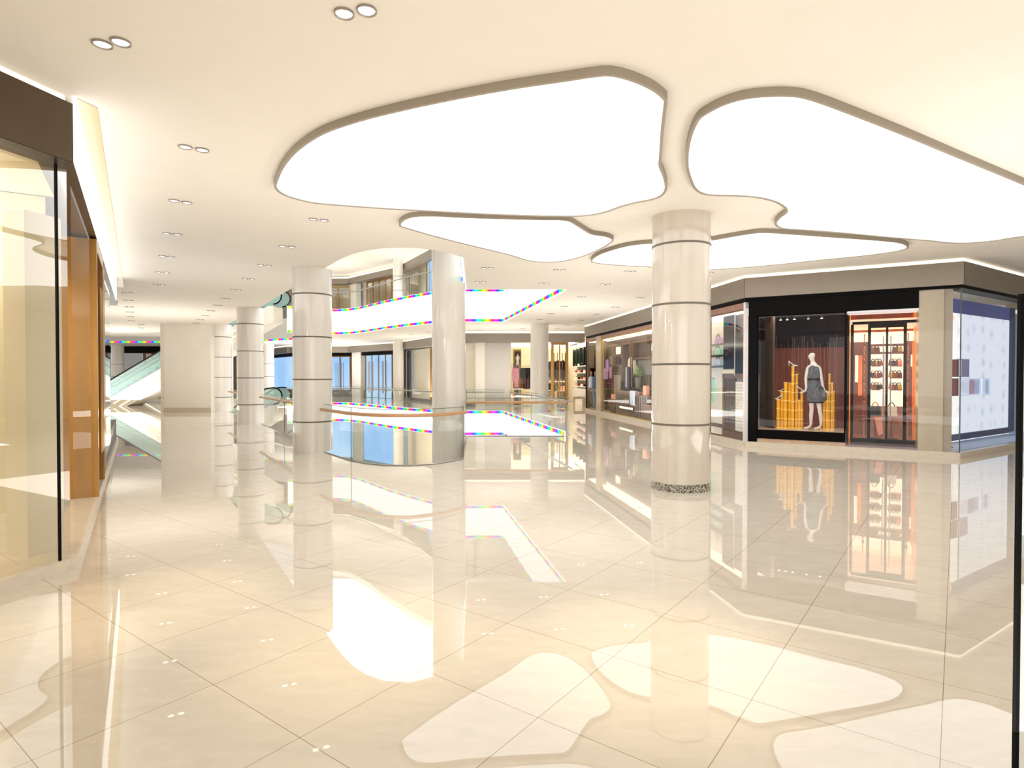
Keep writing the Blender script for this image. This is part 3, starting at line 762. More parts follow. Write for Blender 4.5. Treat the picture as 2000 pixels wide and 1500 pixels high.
# plinths
for f, nm in ((F1, 'a'), (F2, 'b'), (F3, 'c')):
    struct(num('baseboard'), B(f, 0, f.L, -.02, .12, 0, .12), 'plinth_stone', 'stone plinth along the right hand shops')
# fascias and coves: one continuous run per facade
def runtop(f, u0, u1, d=-.06):
    struct(num('trim'), B(f, u0, u1, d, .4, 3.5, 3.96), 'grey_metal', 'grey metal fascia over the right hand shops')
    struct(num('trim'), B(f, u0, u1, d + .02, .3, 3.965, H - .004), 'cove_light', 'glowing cove line above the right hand fascia')
runtop(F1, -.02, F1.L); runtop(F2, -.02, F2.L + .03); runtop(F3, .0, F3.L)
for f in (F1, F2, F3):
    struct(num('trim'), B(f, .0, f.L, -.005, .3, 3.44, 3.5), 'black', 'black strip under the fascia')
# ---- F1 menswear
WB = 1.1      # depth of its back wall
u_m0, u_m1, u_p1, u_c0 = F1.u_at(1165), F1.L, F1.u_at(1173), F1.u_at(1262)
struct('wall_menswear_back', B(F1, .05, F1.L, .72, .78, 0, 3.5), 'walnut_dark')
struct('ceiling_menswear', B(F1, .05, F1.L, .12, .72, 3.22, 3.3), 'soffit_glow')
struct('floor_menswear', B(F1, .05, F1.L, .12, .72, .0, .1), 'linen')
struct(num('trim'), B(F1, 0, F1.L, .0, .12, 3.26, 3.4), 'walnut_pink', 'pinkish wood header of the menswear windows')
struct(num('trim'), B(F1, 0, F1.L, .02, .1, 3.4, 3.44), 'black')
struct(num('trim'), B(F1, u_p1 - .05, u_m0, -.02, .12, .12, 3.4), 'stone_cream', 'cream stone pier between the menswear windows')
struct(num('trim'), B(F1, F1.L - .12, F1.L, .0, .5, .12, 3.4), 'black', 'black edge of the menswear shop')
struct(num('trim'), B(F1, u_m0, F1.L - .12, .42, .46, .12, 3.26), 'walnut', 'walnut backing behind the mannequins')
window(F1, u_m0, F1.L - .12, .12, 3.26, 'shop_glass', label='menswear window with two dressed mannequins', frame='walnut_pink')
window(F1, 1.95, u_p1 - .05, .12, 3.26, 'shop_glass', label='long menswear window with wardrobe display', frame='gold')
window(F1, .06, 1.9, .12, 3.26, 'shop_glass', label='menswear window with bag shelves and drawers', frame='walnut')

def skin_body(name, joints, edges, mat, parent, root=0, sub=2):
    me = bpy.data.meshes.new(name); org = Vector(parent['_o'])
    me.from_pydata([Vector(j[0]) - org for j in joints], edges, []); me.update()
    o = bpy.data.objects.new(name, me); C.objects.link(o)
    md = o.modifiers.new('skin', 'SKIN'); md.use_smooth_shade = True
    sv = me.skin_vertices[0].data
    for i, j in enumerate(joints):
        r = j[1]; sv[i].radius = (r, r) if not isinstance(r, tuple) else r
        sv[i].use_root = (i == root)
    ss = o.modifiers.new('sub', 'SUBSURF'); ss.levels = sub; ss.render_levels = sub
    dg = bpy.context.evaluated_depsgraph_get()
    m2 = bpy.data.meshes.new_from_object(o.evaluated_get(dg))
    o.modifiers.clear(); o.data = m2; bpy.data.meshes.remove(me)
    m2.materials.clear(); m2.materials.append(M[mat])
    for p in m2.polygons: p.use_smooth = True
    o.parent = parent; return o
def hand(joints, edges, wrist, tip_dir, side_dir, palm=.075, s=1.0):
    """palm and five bent fingers added to a skin skeleton; wrist = joint index"""
    w = Vector(joints[wrist][0]); t = Vector(tip_dir).normalized(); sd = Vector(side_dir).normalized()
    k = t.cross(sd).normalized()
    pi = len(joints); joints.append((w + t * palm * .6 * s, .026 * s)); edges.append((wrist, pi))
    L = [.062, .074, .07, .055]
    for i in range(4):
        b = w + t * palm * s + sd * (.03 - .02 * i) * s
        a = len(joints); joints.append((b, .011 * s)); edges.append((pi, a))
        m = b + (t * .85 + k * .25).normalized() * L[i] * .55 * s; joints.append((m, .009 * s)); edges.append((a, a + 1))
        joints.append((m + (t * .6 + k * .6).normalized() * L[i] * .5 * s, .007 * s)); edges.append((a + 1, a + 2))
    b = w + t * palm * .35 * s + sd * .035 * s
    a = len(joints); joints.append((b, .012 * s)); edges.append((pi, a))
    joints.append((b + (t * .6 + sd * .8).normalized() * .05 * s, .009 * s)); edges.append((a, a + 1))
def figure(f, u, d, z0, h, face, parent, mat, leg_dx=(-.1, .1), hands_out=((-.28, -.02), (.25, -.02)), lean=0.0):
    """standing figure of height h: u across, facing side `face` (+1/-1 along u)"""
    s = h / 1.72
    def P(x, y, z): return f.P(u + x * s, d + y * s, z0 + z * s)
    J = [(P(0 + lean * .5, 0, .92), (.115 * s, .09 * s)), (P(lean * .8, 0, 1.1), .078 * s), (P(lean, 0, 1.28), (.105 * s, .085 * s)), (P(lean * 1.05, 0, 1.4), .06 * s), (P(lean * 1.1 + face * .015, 0, 1.49), .04 * s),
         (P(lean * 1.2 + face * .035, 0, 1.545), .052 * s), (P(lean * 1.2 + face * .02, 0, 1.63), .083 * s), (P(lean * 1.2 + face * .005, 0, 1.695), .055 * s), (P(lean * 1.2 + face * .105, 0, 1.6), .016 * s)]
    E = [(0, 1), (1, 2), (2, 3), (3, 4), (4, 5), (5, 6), (6, 7), (6, 8)]
    for k, sg in enumerate((-1, 1)):
        hx, hy = hands_out[k]
        a = len(J)
        J += [(P(lean + sg * .115, -.02, 1.365), .042 * s), (P(lean + sg * .155, -.02, 1.12), .033 * s), (P(hx * .88 + lean * .5, -.05, .93), .027 * s), (P(hx, -.07, .86), .02 * s)]
        E += [(2 if False else 3, a), (a, a + 1), (a + 1, a + 2), (a + 2, a + 3)]
        hand(J, E, a + 3, f.u * sg * .7 + Vector((0, 0, -.5)), f.n * -1, s=s * .95)
        b = len(J); lx = leg_dx[k]
        J += [(P(sg * .07 + lean * .4, 0, .82), .075 * s), (P(lx * .75, -.01, .47), .046 * s), (P(lx * .95, .02, .31), .044 * s), (P(lx, .02, .09), .028 * s), (P(lx + face * .06, -.01, .035), .03 * s), (P(lx + face * .14, -.02, .022), .025 * s)]
        E += [(0, b), (b, b + 1), (b + 1, b + 2), (b + 2, b + 3), (b + 3, b + 4), (b + 4, b + 5)]
    return skin_body('body', J, E, mat, parent), P
def cloth_rings(f, rings, mat, name, parent, seg=20, wob=0.0):
    """garment shell: rings of (u, d, z, ru, rd)"""
    mb = MB(); vs, fs = [], []
    for k, (u, d, z, ru, rd) in enumerate(rings):
        for i in range(seg):
            a = 2 * PI * i / seg; w = 1 + wob * math.sin(a * 5 + k)
            vs.append(f.P(u + ru * w * math.cos(a), d + rd * w * math.sin(a), z))
    for k in range(len(rings) - 1):
        for i in range(seg):
            j = (i + 1) % seg; fs.append((k * seg + i, k * seg + j, (k + 1) * seg + j, (k + 1) * seg + i))
    mb.add(vs, fs); return obj(name, mb, mat, parent)
def dressed(f, u, d, z0, label, shirt, pants, face=-1):
    t = thing('mannequin', label, 'mannequin', f.P(u, d, z0))
    figure(f, u, d, z0, 1.8, face, t, 'skin_tone', (-.11, .13))
    s = 1.8 / 1.72
    cloth_rings(f, [(u, d, z0 + .86 * s, .165, .125), (u, d, z0 + 1.1 * s, .14, .12), (u, d, z0 + 1.3 * s, .185, .13), (u, d, z0 + 1.42 * s, .17, .1), (u, d, z0 + 1.46 * s, .07, .06)], shirt, 'shirt', t)
    for sg in (-1, 1):
        cloth_rings(f, [(u + sg * .15, d - .02, z0 + 1.44 * s, .05, .05), (u + sg * .19, d - .02, z0 + 1.36 * s, .07, .07), (u + sg * .2, d - .02, z0 + 1.12 * s, .06, .06), (u + sg * .25, d - .04, z0 + .95 * s, .045, .045)], shirt, 'sleeve', t)
        cloth_rings(f, [(u + sg * .07, d, z0 + .95 * s, .11, .13), (u + sg * .085, d, z0 + .8 * s, .105, .115), (u + sg * .09, d, z0 + .48 * s, .08, .085), (u + sg * .115, d + .02, z0 + .1 * s, .07, .08)], pants, 'trouser_leg', t)
    return t
dressed(F1, 14.2, .2, .1, 'mannequin in white shirt and black trousers at the dark edge of the menswear shop', 'sky_cloth', 'satin_black')
dressed(F1, 13.5, .2, .1, 'mannequin in blue denim right of the one in black trousers', 'denim', 'denim')
FW = F(CR, (3.5, 28.4), n=(1, 0)); FW.ds = .42
# wardrobe display
def U(px, d): return FW.u_at(px, d)
def cab(px0, px1, d0, d1, z0, z1, mat, label, name='wardrobe'):
    a, b = sorted((U(px0, d1), U(px1, d1)))
    return a, b
dB = 1.4
def bay(px0, px1, label, z0, z1, mat='walnut', shelves=()):
    a, b = sorted((U(px0, dB), U(px1, dB)))
    t = thing('wardrobe', label, 'wardrobe', FW.P((a + b) / 2, 1.2, .1))
    w = .08; mb = MB()
    FW.box(mb, a, a + w, 1.0, dB, z0, z1); FW.box(mb, b - w, b, 1.0, dB, z0, z1); FW.box(mb, a + w, b - w, 1.0, dB, z1 - w, z1); FW.box(mb, a + w, b - w, 1.0, dB, z0, z0 + w)
    obj('carcass', mb, mat, t); obj('back_panel', B(FW, a + w, b - w, dB - .03, dB, z0 + w, z1 - w), 'walnut_dark', t)
    for z in shelves: obj('shelf', B(FW, a + w, b - w, 1.02, dB - .03, z, z + .05), mat, t)
    return a, b, t
a, b, t = bay(1181, 1203, 'dark walnut wardrobe bay with lilac shirt, left of the lit shelf tower', .1, 3.0, shelves=(1.3,))
for i in range(3): obj('panel_strip', B(FW, a + (b - a) * (.25 + .25 * i), a + (b - a) * (.25 + .25 * i) + .03, 1.34, 1.37, .2, 1.3), 'walnut_pink', t)
hanging(FW, U(1193, 1.15), 1.15, 1.55, 2.5, .32, 'lilac_cloth', 'lilac shirt hanging in the walnut wardrobe bay', name='shirt', cat='shirt')
hanging(FW, U(1182, .9), .9, 1.5, 2.4, .32, 'lilac_cloth', 'lilac shirt nearest the cream stone pier of the menswear shop', name='shirt', cat='shirt')
a, b, t = bay(1204, 1221, 'walnut shelf tower with lit top box and pale lower panel', .1, 3.0, shelves=(1.75, 2.1, 2.5))
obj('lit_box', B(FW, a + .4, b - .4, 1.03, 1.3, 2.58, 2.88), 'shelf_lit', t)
obj('lower_panel', B(FW, a + .08, b - .08, 1.05, 1.1, .18, 1.7), 'taupe', t)
hanging(FW, U(1212, 1.0), .98, 1.8, 2.45, .34, 'grey_cloth', 'grey striped shirt in the walnut shelf tower', name='shirt', cat='shirt', thick=.06)
hanging(FW, U(1216.5, .95), .94, .55, 1.5, .45, 'dark_cloth', 'black patterned shirt in front of the pale panel', name='shirt', cat='shirt', thick=.06)
a, b, t = bay(1222, 1240, 'dark walnut wardrobe bay with ivory cardigan, right of the lit shelf tower', .1, 3.0)
hanging(FW, U(1232.5, 1.1), 1.1, 1.2, 2.42, .6, 'ivory_cloth', 'ivory cardigan hanging in the right walnut wardrobe bay', name='cardigan', cat='cardigan')
a, b, t = bay(1242, 1290, 'wide walnut shelving with plant and handbag shelf behind the granite footed column', .1, 3.0, mat='walnut', shelves=(1.15, 2.3,))
obj('light_panel', B(FW, a + .3, b - .3, 1.36, 1.37, 1.7, 2.25), 'slate', t)
for i in range(12): obj('panel_strip', B(FW, b - .2 - i * .28, b - .17 - i * .28, 1.33, 1.36, 1.2, 1.68), 'walnut_dark', t)
pl = thing('potted_plant', 'small green plant on the walnut shelving of the menswear shop', 'plant', FW.P(U(1247, 1.1), 1.1, 1.2))
c = FW.P(U(1247, 1.1), 1.1, 1.2)
obj('pot', MB().lathe([(.09, 0), (.13, .2), (.13, .4), (.1, .4)], c, 14), 'slate', pl)
mb = MB()
for i in range(40):
    aa = random.uniform(0, 2 * PI); e = random.uniform(.1, 1.3); l = random.uniform(.25, .6)
    bb = c + Vector((0, 0, .4)); dv = Vector((math.cos(aa) * math.cos(e), math.sin(aa) * math.cos(e), math.sin(e))).normalized(); sd = dv.cross(Vector((0, 0, 1))).normalized() * .06
    mb.add([bb, bb + dv * l * .5 + sd, bb + dv * l, bb + dv * l * .5 - sd], [(0, 1, 2, 3)])
obj('leaves', mb, 'leaf', pl)
# foreground pieces
us = U(1198, .5)
t = thing('stool', 'tapered brown stool with a pink case on top in the menswear window', 'stool', FW.P(us, .5, .1))
obj('seat', B(FW, us - .55, us + .55, .3, .7, .5, .68), 'walnut', t, bevel=.03)
mb = MB().hexa([FW.P(us - .3, .4, .1), FW.P(us + .3, .4, .1), FW.P(us + .3, .6, .1), FW.P(us - .3, .6, .1), FW.P(us - .5, .33, .5), FW.P(us + .5, .33, .5), FW.P(us + .5, .67, .5), FW.P(us - .5, .67, .5)])
obj('pedestal', mb, 'walnut_dark', t)
handbag(FW, us, .5, .68, .5, .3, 'salmon_leather', 'small pink case on the tapered brown stool')
ud0, ud1 = sorted((U(1206, .45), U(1249, .3)))
t = thing('dresser', 'walnut dresser with an open pale drawer in the menswear window', 'dresser', FW.P((ud0 + ud1) / 2, .5, .1))
obj('carcass', B(FW, ud0, ud1, .3, .85, .1, 1.0), 'walnut', t); obj('worktop', B(FW, ud0 - .04, ud1 + .04, .27, .88, 1.0, 1.07), 'walnut_pink', t)
um = (ud0 + ud1) / 2
dd = obj('drawer', B(FW, ud0 + .5, ud1 - .5, .2, .3, .25, .5), 'walnut_dark', t); obj('drawer_lining', B(FW, ud0 + .6, ud1 - .6, .19, .2, .38, .46), 'shelf_lit', dd)
dd = obj('drawer', B(FW, ud0 + .3, ud1 - .3, .24, .3, .62, .9), 'walnut_dark', t)
obj('handle', MB().tube([FW.P(um - .2, .2, .76), FW.P(um + .2, .2, .76)], .015, 5), 'gold', dd)
uj = U(1226, .55)
t = thing('jacket_stand', 'navy jacket on a torso stand over the walnut dresser', 'jacket', FW.P(uj, .58, 1.07))
obj('stand', MB().lathe([(.16, 0), (.16, .03), (.03, .05), (.03, .5)], FW.P(uj, .58, 1.07), 14), 'satin_black', t)
cloth_rings(FW, [(uj, .58, 1.16, .27, .15), (uj, .58, 1.45, .25, .16), (uj, .58, 1.8, .31, .17), (uj, .58, 1.95, .26, .13), (uj, .58, 2.02, .09, .07)], 'navy_cloth', 'jacket', t)
obj('shirt_front', B(FW, uj - .06, uj + .06, .395, .41, 1.22, 2.0), 'satin_white', t)
t = thing('folded_trousers', 'pale blue trousers draped over the front of the walnut dresser', 'trousers', FW.P(U(1235, .24), .3, .5))
cl = U(1235, .24)
obj('fabric', MB().prism([FW.P(cl - .3, .235, 1.1), FW.P(cl + .3, .235, 1.1), FW.P(cl + .26, .235, .6), FW.P(cl + .04, .235, .55), FW.P(cl, .235, .85), FW.P(cl - .04, .235, .57), FW.P(cl - .26, .235, .55)], FW.n * .025), 'sky_cloth', t)
obj('draped_top', B(FW, cl - .3, cl + .3, .24, .5, 1.072, 1.1), 'sky_cloth', t)
uo = U(1260, .5)
t = thing('plinth_block', 'grey striped display plinth under the orange bag in the menswear window', 'plinth', FW.P(uo, .5, .1))
obj('block', B(FW, uo - .55, uo + .55, .3, .7, .1, .95), 'slate', t)
for i in range(5): obj('panel_strip', B(FW, uo - .5 + i * .24, uo - .46 + i * .24, .28, .3, .15, .9), 'dark_cloth', t)
handbag(FW, uo, .5, .95, .36, .5, 'salmon_leather', 'salmon orange travel bag on the grey striped plinth', th=.14)
uk0, uk1 = sorted((U(1252, .14), U(1273, .14)))
t = thing('counter', 'low brown counter at the foot of the menswear window beside the column', 'counter', FW.P((uk0 + uk1) / 2, .2, .1))
obj('body', B(FW, uk0, uk1, .15, .27, .1, .62), 'walnut', t); obj('worktop', B(FW, uk0, uk1, .14, .28, .62, .66), 'walnut_pink', t)
SPN = ['furthest', 'middle', 'nearest']
for i, px in enumerate((1194, 1219, 1249)):
    t = thing('spotlight', f'{SPN[i]} tiny ceiling spotlight in the long menswear window', 'spotlight', FW.P(U(px, .6), .6, 3.19), 'menswear window spotlights')
    obj('rim', MB().lathe([(.09, 0), (.09, .03)], FW.P(U(px, .6), .6, 3.19), 12), 'gold', t); obj('lens', MB().lathe([(.07, -.012), (.07, 0)], FW.P(U(px, .6), .6, 3.19), 12), 'lens_light', t)

# bag shelves and drawer cabinet (near end of F1)
def G(px, d): return FW.u_at(px, d)
a, b = sorted((G(1384, .55), G(1408, .3)))
t = thing('bag_shelf', 'pale lit shelf bay with pastel bags beside the granite footed column', 'shelf', FW.P((a + b) / 2, .6, .1))
obj('back_panel', B(FW, a - .6, b + .2, .9, .95, .1, 3.2), 'linen', t)
for z in (1.93, 2.22, 2.52): obj('shelf', B(FW, a - .5, b + .2, .42, .9, z - .04, z), 'satin_black', t)
obj('lower_panel', B(FW, a - .3, b - .1, .4, .46, .4, 1.6), 'linen', t)
obj('base_board', B(FW, a - .3, b - .1, .38, .5, .3, .4), 'walnut', t)
ub_ = G(1402, .62)
for i, (z, mt, lb) in enumerate([(1.93, 'sky_cloth', 'pale blue bag on the lowest of three black shelves by the column'), (2.22, 'mint_cloth', 'pale green bag on the middle of three black shelves by the column'), (2.52, 'lilac_cloth', 'pale pink bag on the top of three black shelves by the column')]):
    handbag(FW, ub_, .62, z, .3, .26, mt, lb, th=.09)
hanging(FW, G(1389, .34), .34, .95, 1.6, .45, 'mint_cloth', 'mint green top hanging close to the granite footed column', name='shirt', cat='shirt', thick=.05)
# cabinet with glass and black panels
c0, c1 = sorted((G(1411, .25), G(1466, .25)))
t = thing('drawer_cabinet', 'walnut framed cabinet with white louvred drawers and black glass above', 'cabinet', FW.P((c0 + c1) / 2, .5, .1))
zt = 1.72
mb = MB(); FW.box(mb, c0, c0 + .1, .25, .8, .12, zt); FW.box(mb, c1 - .1, c1, .25, .8, .12, zt); FW.box(mb, c0, c1, .25, .8, zt - .12, zt); FW.box(mb, c0, c1, .25, .8, .12, .26)
obj('frame', mb, 'walnut', t)
cm = G(1436, .25)
obj('dark_door', B(FW, min(cm, c1) , max(cm, c1) - .1, .28, .34, .26, zt - .12), 'walnut_dark', t)
lo = sorted((G(1437, .25), G(1453, .25)))
l = obj('louvred_door', B(FW, lo[0], lo[1], .24, .3, .3, zt - .2), 'satin_white', t)
for i in range(16): obj('slat', B(FW, lo[0] + .02, lo[1] - .02, .228, .24, .34 + i * .075, .38 + i * .075), 'linen', l)
obj('upper_black_panel', B(FW, sorted((G(1435, .25), G(1467, .25)))[0], sorted((G(1435, .25), G(1467, .25)))[1], .25, .3, zt, 2.75), 'black_gloss', t)
obj('upper_smoked_panel', B(FW, sorted((G(1411, .25), G(1434, .25)))[0], sorted((G(1411, .25), G(1434, .25)))[1], .3, .34, zt + .12, 3.2), 'night_blue', t)
obj('upper_back_panel', B(FW, c0, c1, .5, .54, 2.75, 3.2), 'walnut', t)
obj('white_stile', B(FW, G(1435, .24) - .01, G(1435, .24) + .02, .23, .26, zt - .05, 3.2), 'satin_white', t)
tw = sorted((G(1411, .28), G(1434, .28)))
for i in range(6):
    u = tw[0] + (tw[1] - tw[0]) * (i + .5) / 6
    tt = thing('rolled_towel', f'{ORD[i]} cream towel roll counting from the black panel on the walnut cabinet', 'towel', FW.P(u, .4, zt), 'cream rolls on the walnut cabinet')
    obj('roll', MB().tube([FW.P(u, .262, zt + .05), FW.P(u, .295, zt + .05)], .05, 12), 'ivory_cloth', tt)
struct(num('trim'), B(F1, .0, .07, -.02, .1, .12, 3.4), 'satin_white', 'white metal corner post beside the bamboo window')

# ---- F2 the bamboo window and orange shop
zh = 3.08
struct(num('trim'), B(F2, .06, F2.u_at(1793), .03, .25, zh, 3.46), 'black', 'black header over the bamboo window and glass doors')
uw0, uw1 = F2.u_at(1477), F2.u_at(1652)
DW = 1.25
struct(num('trim'), B(F2, .03, uw0 + .01, .04, .3, .12, zh), 'black', 'black jamb of the bamboo window')
mbk = struct('wall_display_back', B(F2, uw0, uw1 - .05, DW, DW + .06, .3, zh), 'maroon_wall')
struct('wall_display_upper', B(F2, uw0, uw1 - .06, DW - .02, DW, 2.35, zh), 'night_blue')
struct('wall_display_left', B(F2, uw0 - .06, uw0, .1, DW, .12, zh), 'night_blue')
struct('wall_display_right', B(F2, uw1 - .04, uw1, .8, DW + .06, .12, zh), 'maroon_wall')
struct('floor_display', B(F2, uw0, uw1, .12, DW, .12, .42), 'display_floor')
struct(num('trim'), B(F2, uw0 - .05, uw1, .08, .14, .2, .38), 'black', 'black sill of the bamboo window')
struct('ceiling_display', B(F2, uw0, uw1, .52, DW, zh - .03, zh), 'night_blue')
for i in range(26):
    u = uw0 + .12 + (uw1 - uw0 - .3) * random.random() * 1.0
    pass
for i in range(22):
    u = uw0 + .15 + (uw1 - uw0 - .35) * (i + random.uniform(-.3, .3)) / 21
    tag(obj('gold_thread', MB().tube([F2.P(u, DW - .06, .42), F2.P(u, DW - .06, random.uniform(2.35, 2.65))], .0045, 4), 'gold_thread'), 'thin gold thread hung against the maroon back of the bamboo window', 'thread', 'gold threads in the bamboo window')
window(F2, uw0, uw1, .38, zh, 'shop_glass', d=.1, frame='black', label='bamboo display window with mannequin')
mb = MB().add([F2.P(uw1, .1, .38), F2.P(uw1 + .02, .75, .38), F2.P(uw1 + .02, .75, zh), F2.P(uw1, .1, zh)], [(0, 1, 2, 3)])
o = struct(num('window'), mb, 'shop_glass', 'glass return of the bamboo window')
struct(num('trim'), B(F2, uw1 - .01, uw1 + .05, .7, .8, .12, zh - .02), 'black')
for i, px in enumerate((1510, 1524, 1537, 1551, 1578, 1604)):
    t = thing('spotlight', f'{ORD[i]} tiny spotlight from the left along the top of the bamboo window', 'spotlight', F2.P(F2.u_at(px, .6), .6, zh - .08), 'bamboo window spotlights')
    obj('housing', MB().lathe([(.03, 0), (.03, .05)], F2.P(F2.u_at(px, .6), .6, zh - .08), 10), 'steel', t); obj('lens', MB().lathe([(.025, -.008), (.025, 0)], F2.P(F2.u_at(px, .6), .6, zh - .08), 10), 'lens_light', t)
def cp(x, y): return 1480 + x / 6.25, 640 + y / 6.25
ZF = .42
def culm(cx, ytop, w, d, label, group):
    px, py = cp(cx, ytop); u, z1 = F2.at(px, py, d)
    r = (F2.at(px + w / 12.5, py, d)[0] - F2.at(px - w / 12.5, py, d)[0]) / 2
    c = F2.P(u, d, ZF); n = max(1, round((z1 - ZF) / .2)); st = (z1 - ZF) / n
    t = thing('bamboo_culm', label, 'bamboo', c, group)
    prof = []
    for i in range(n):
        z = i * st; prof += [(r * 1.06, z), (r * .93, z + .02), (r * .9, z + st * .5), (r * .93, z + st - .02), (r * 1.06, z + st - .004)]
    obj('stalk', MB().lathe(prof, c, 14), 'bamboo', t)
    for i in range(n + 1): obj('node_ring', MB().lathe([(r * 1.05, -.009), (r * 1.14, 0), (r * 1.05, .009)], c + Vector((0, 0, min(i * st, n * st - .006) + (.01 if i == 0 else 0))), 14, cap=False), 'bamboo_node', t)
    return u, z1
tops = {}
LS = [(250, 872, 44), (296, 775, 46), (340, 668, 48), (390, 672, 46), (430, 468, 40), (474, 566, 40), (508, 882, 36), (538, 780, 34)]
for i, (x, y, w) in enumerate(LS): tops[i] = culm(x, y, w, .72 if i % 2 else .62, f'{ORD[i]} golden bamboo culm from the left in the cluster left of the mannequin', 'bamboo cluster left of the mannequin')
RS = [(768, 975, 24), (813, 778, 38), (850, 776, 36), (876, 566, 28), (908, 670, 28), (928, 772, 22)]
for i, (x, y, w) in enumerate(RS): culm(x, y, w, .72 if i % 2 else .62, f'{ORD[i]} golden bamboo culm from the left in the cluster right of the mannequin', 'bamboo cluster right of the mannequin')
def shoe(u, d, z, s, mat, label, flip=1):
    t = thing('high_heel_shoe', label, 'shoe', F2.P(u, d, z), 'shoes on the bamboo')
    pr = [(-.5, .62), (-.42, .8), (-.3, .6), (.1, .22), (.42, .14), (.55, .02), (.5, 0), (.12, 0), (-.25, .42), (-.42, .5)]
    obj('upper', MB().prism([F2.P(u + flip * x * .2 * s, d - .03, z + y * .16 * s) for x, y in pr], F2.n * .06), mat, t, bevel=.008)
    obj('heel', MB().tube([F2.P(u - flip * .09 * s, d, z + .08 * s), F2.P(u - flip * .085 * s, d, z)], .008, 6), mat, t)
shoe(tops[0][0], .62, tops[0][1], 1, 'satin_white', 'white heeled shoe on the leftmost bamboo culm', -1)
shoe(tops[1][0], .72, tops[1][1], .9, 'satin_white', 'white heeled shoe on the second bamboo culm from the left', -1)
shoe(tops[2][0] + .02, .62, tops[2][1], 1, 'burgundy', 'dark red heeled shoe on the third bamboo culm from the left')
shoe(tops[4][0], .62, tops[4][1], 1, 'satin_white', 'white heeled shoe on the tallest bamboo culm')
shoe(tops[5][0], .72, tops[5][1], .9, 'tan_leather', 'tan heeled shoe on the bamboo culm right of the tallest')
shoe(tops[7][0], .72, tops[7][1], 1.2, 'satin_white', 'white heeled shoe on the bamboo culm nearest the mannequin hand')
# mannequin in the grey dress
um_, zb_ = F2.at(*cp(690, 1200), .55)
mt_ = thing('mannequin', 'white mannequin in a grey feathered dress between the bamboo clusters', 'mannequin', F2.P(um_, .55, ZF))
hm = F2.at(*cp(664, 288), .55)[1] - ZF
figure(F2, um_, .55, ZF, hm, -1, mt_, 'mannequin_white', (-.07, .13), ((-.17, 0), (.2, 0)), lean=-.02)
k = hm / 1.72
cloth_rings(F2, [(um_ + .02, .55, ZF + .6 * k, .16, .13), (um_ + .04, .55, ZF + .66 * k, .215, .15), (um_ + .02, .55, ZF + .85 * k, .185, .14), (um_ - .01, .55, ZF + 1.1 * k, .125, .11), (um_ - .01, .55, ZF + 1.2 * k, .135, .115), (um_ - .02, .55, ZF + 1.36 * k, .135, .1), (um_ - .025, .55, ZF + 1.43 * k, .06, .06)], 'dress_grey', 'dress', mt_, 24, .05)
cloth_rings(F2, [(um_ - .01, .55, ZF + 1.08 * k, .135, .12), (um_ - .01, .55, ZF + 1.13 * k, .135, .12)], 'satin_black', 'belt', mt_)
cloth_rings(F2, [(um_ + .02, .55, ZF + .585 * k, .165, .135), (um_ + .02, .55, ZF + .61 * k, .175, .14)], 'satin_black', 'hem', mt_, 24, .05)
handbag(F2, *[F2.at(*cp(775, 830), .45)[0]], .45, F2.at(*cp(775, 850), .45)[1], .17, .24, 'dress_grey', 'small grey bag hanging at the right hand of the dressed mannequin', th=.05)

# orange shop doors, recessed
DD = .75
ue0, ue1 = uw1 + .02, F2.u_at(1793)
ue1b = F2.u_at(1800, DD)
struct('ceiling_entry', B(F2, ue0, ue1b + .2, .1, DD, zh - .03, zh), 'soffit_white')
struct('floor_entry', B(F2, ue0, ue1b + .2, .12, DD + .06, .12, .16), 'entry_floor')
zd0 = .16; zd1 = F2.at(1720, 632, DD)[1]
e = [F2.u_at(p, DD) for p in (1664, 1697.5, 1732, 1767.5, 1800)]
t = thing(num('door'), 'black framed glass double door of the orange lit shop with long bar handles', 'door', F2.P((e[1] + e[3]) / 2, DD, zd0), kind='structure')
mb = MB()
for u in (e[0], e[1], e[3]): F2.box(mb, u - .03, u + .03, DD, DD + .06, zd0, zd1)
F2.box(mb, e[0], e[4], DD, DD + .06, zd1, zd1 + .06); F2.box(mb, e[1], e[3], DD, DD + .06, zd1 - .09, zd1); F2.box(mb, e[0], e[4], DD, DD + .06, zd0, zd0 + .09)
F2.box(mb, e[2] - .022, e[2] + .022, DD + .005, DD + .05, zd0, zd1)
obj('frame', mb, 'black', t)
for i in range(4):
    obj('pane', MB().add([F2.P(e[i], DD + .03, zd0), F2.P(e[i + 1], DD + .03, zd0), F2.P(e[i + 1], DD + .03, zd1), F2.P(e[i], DD + .03, zd1)], [(0, 1, 2, 3)]), 'shop_glass', t)
for sg in (-1, 1): obj('handle', MB().tube([F2.P(e[2] + sg * .07, DD - .04, zd0 + .5), F2.P(e[2] + sg * .07, DD - .04, zd1 - .28)], .012, 6), 'steel', t)
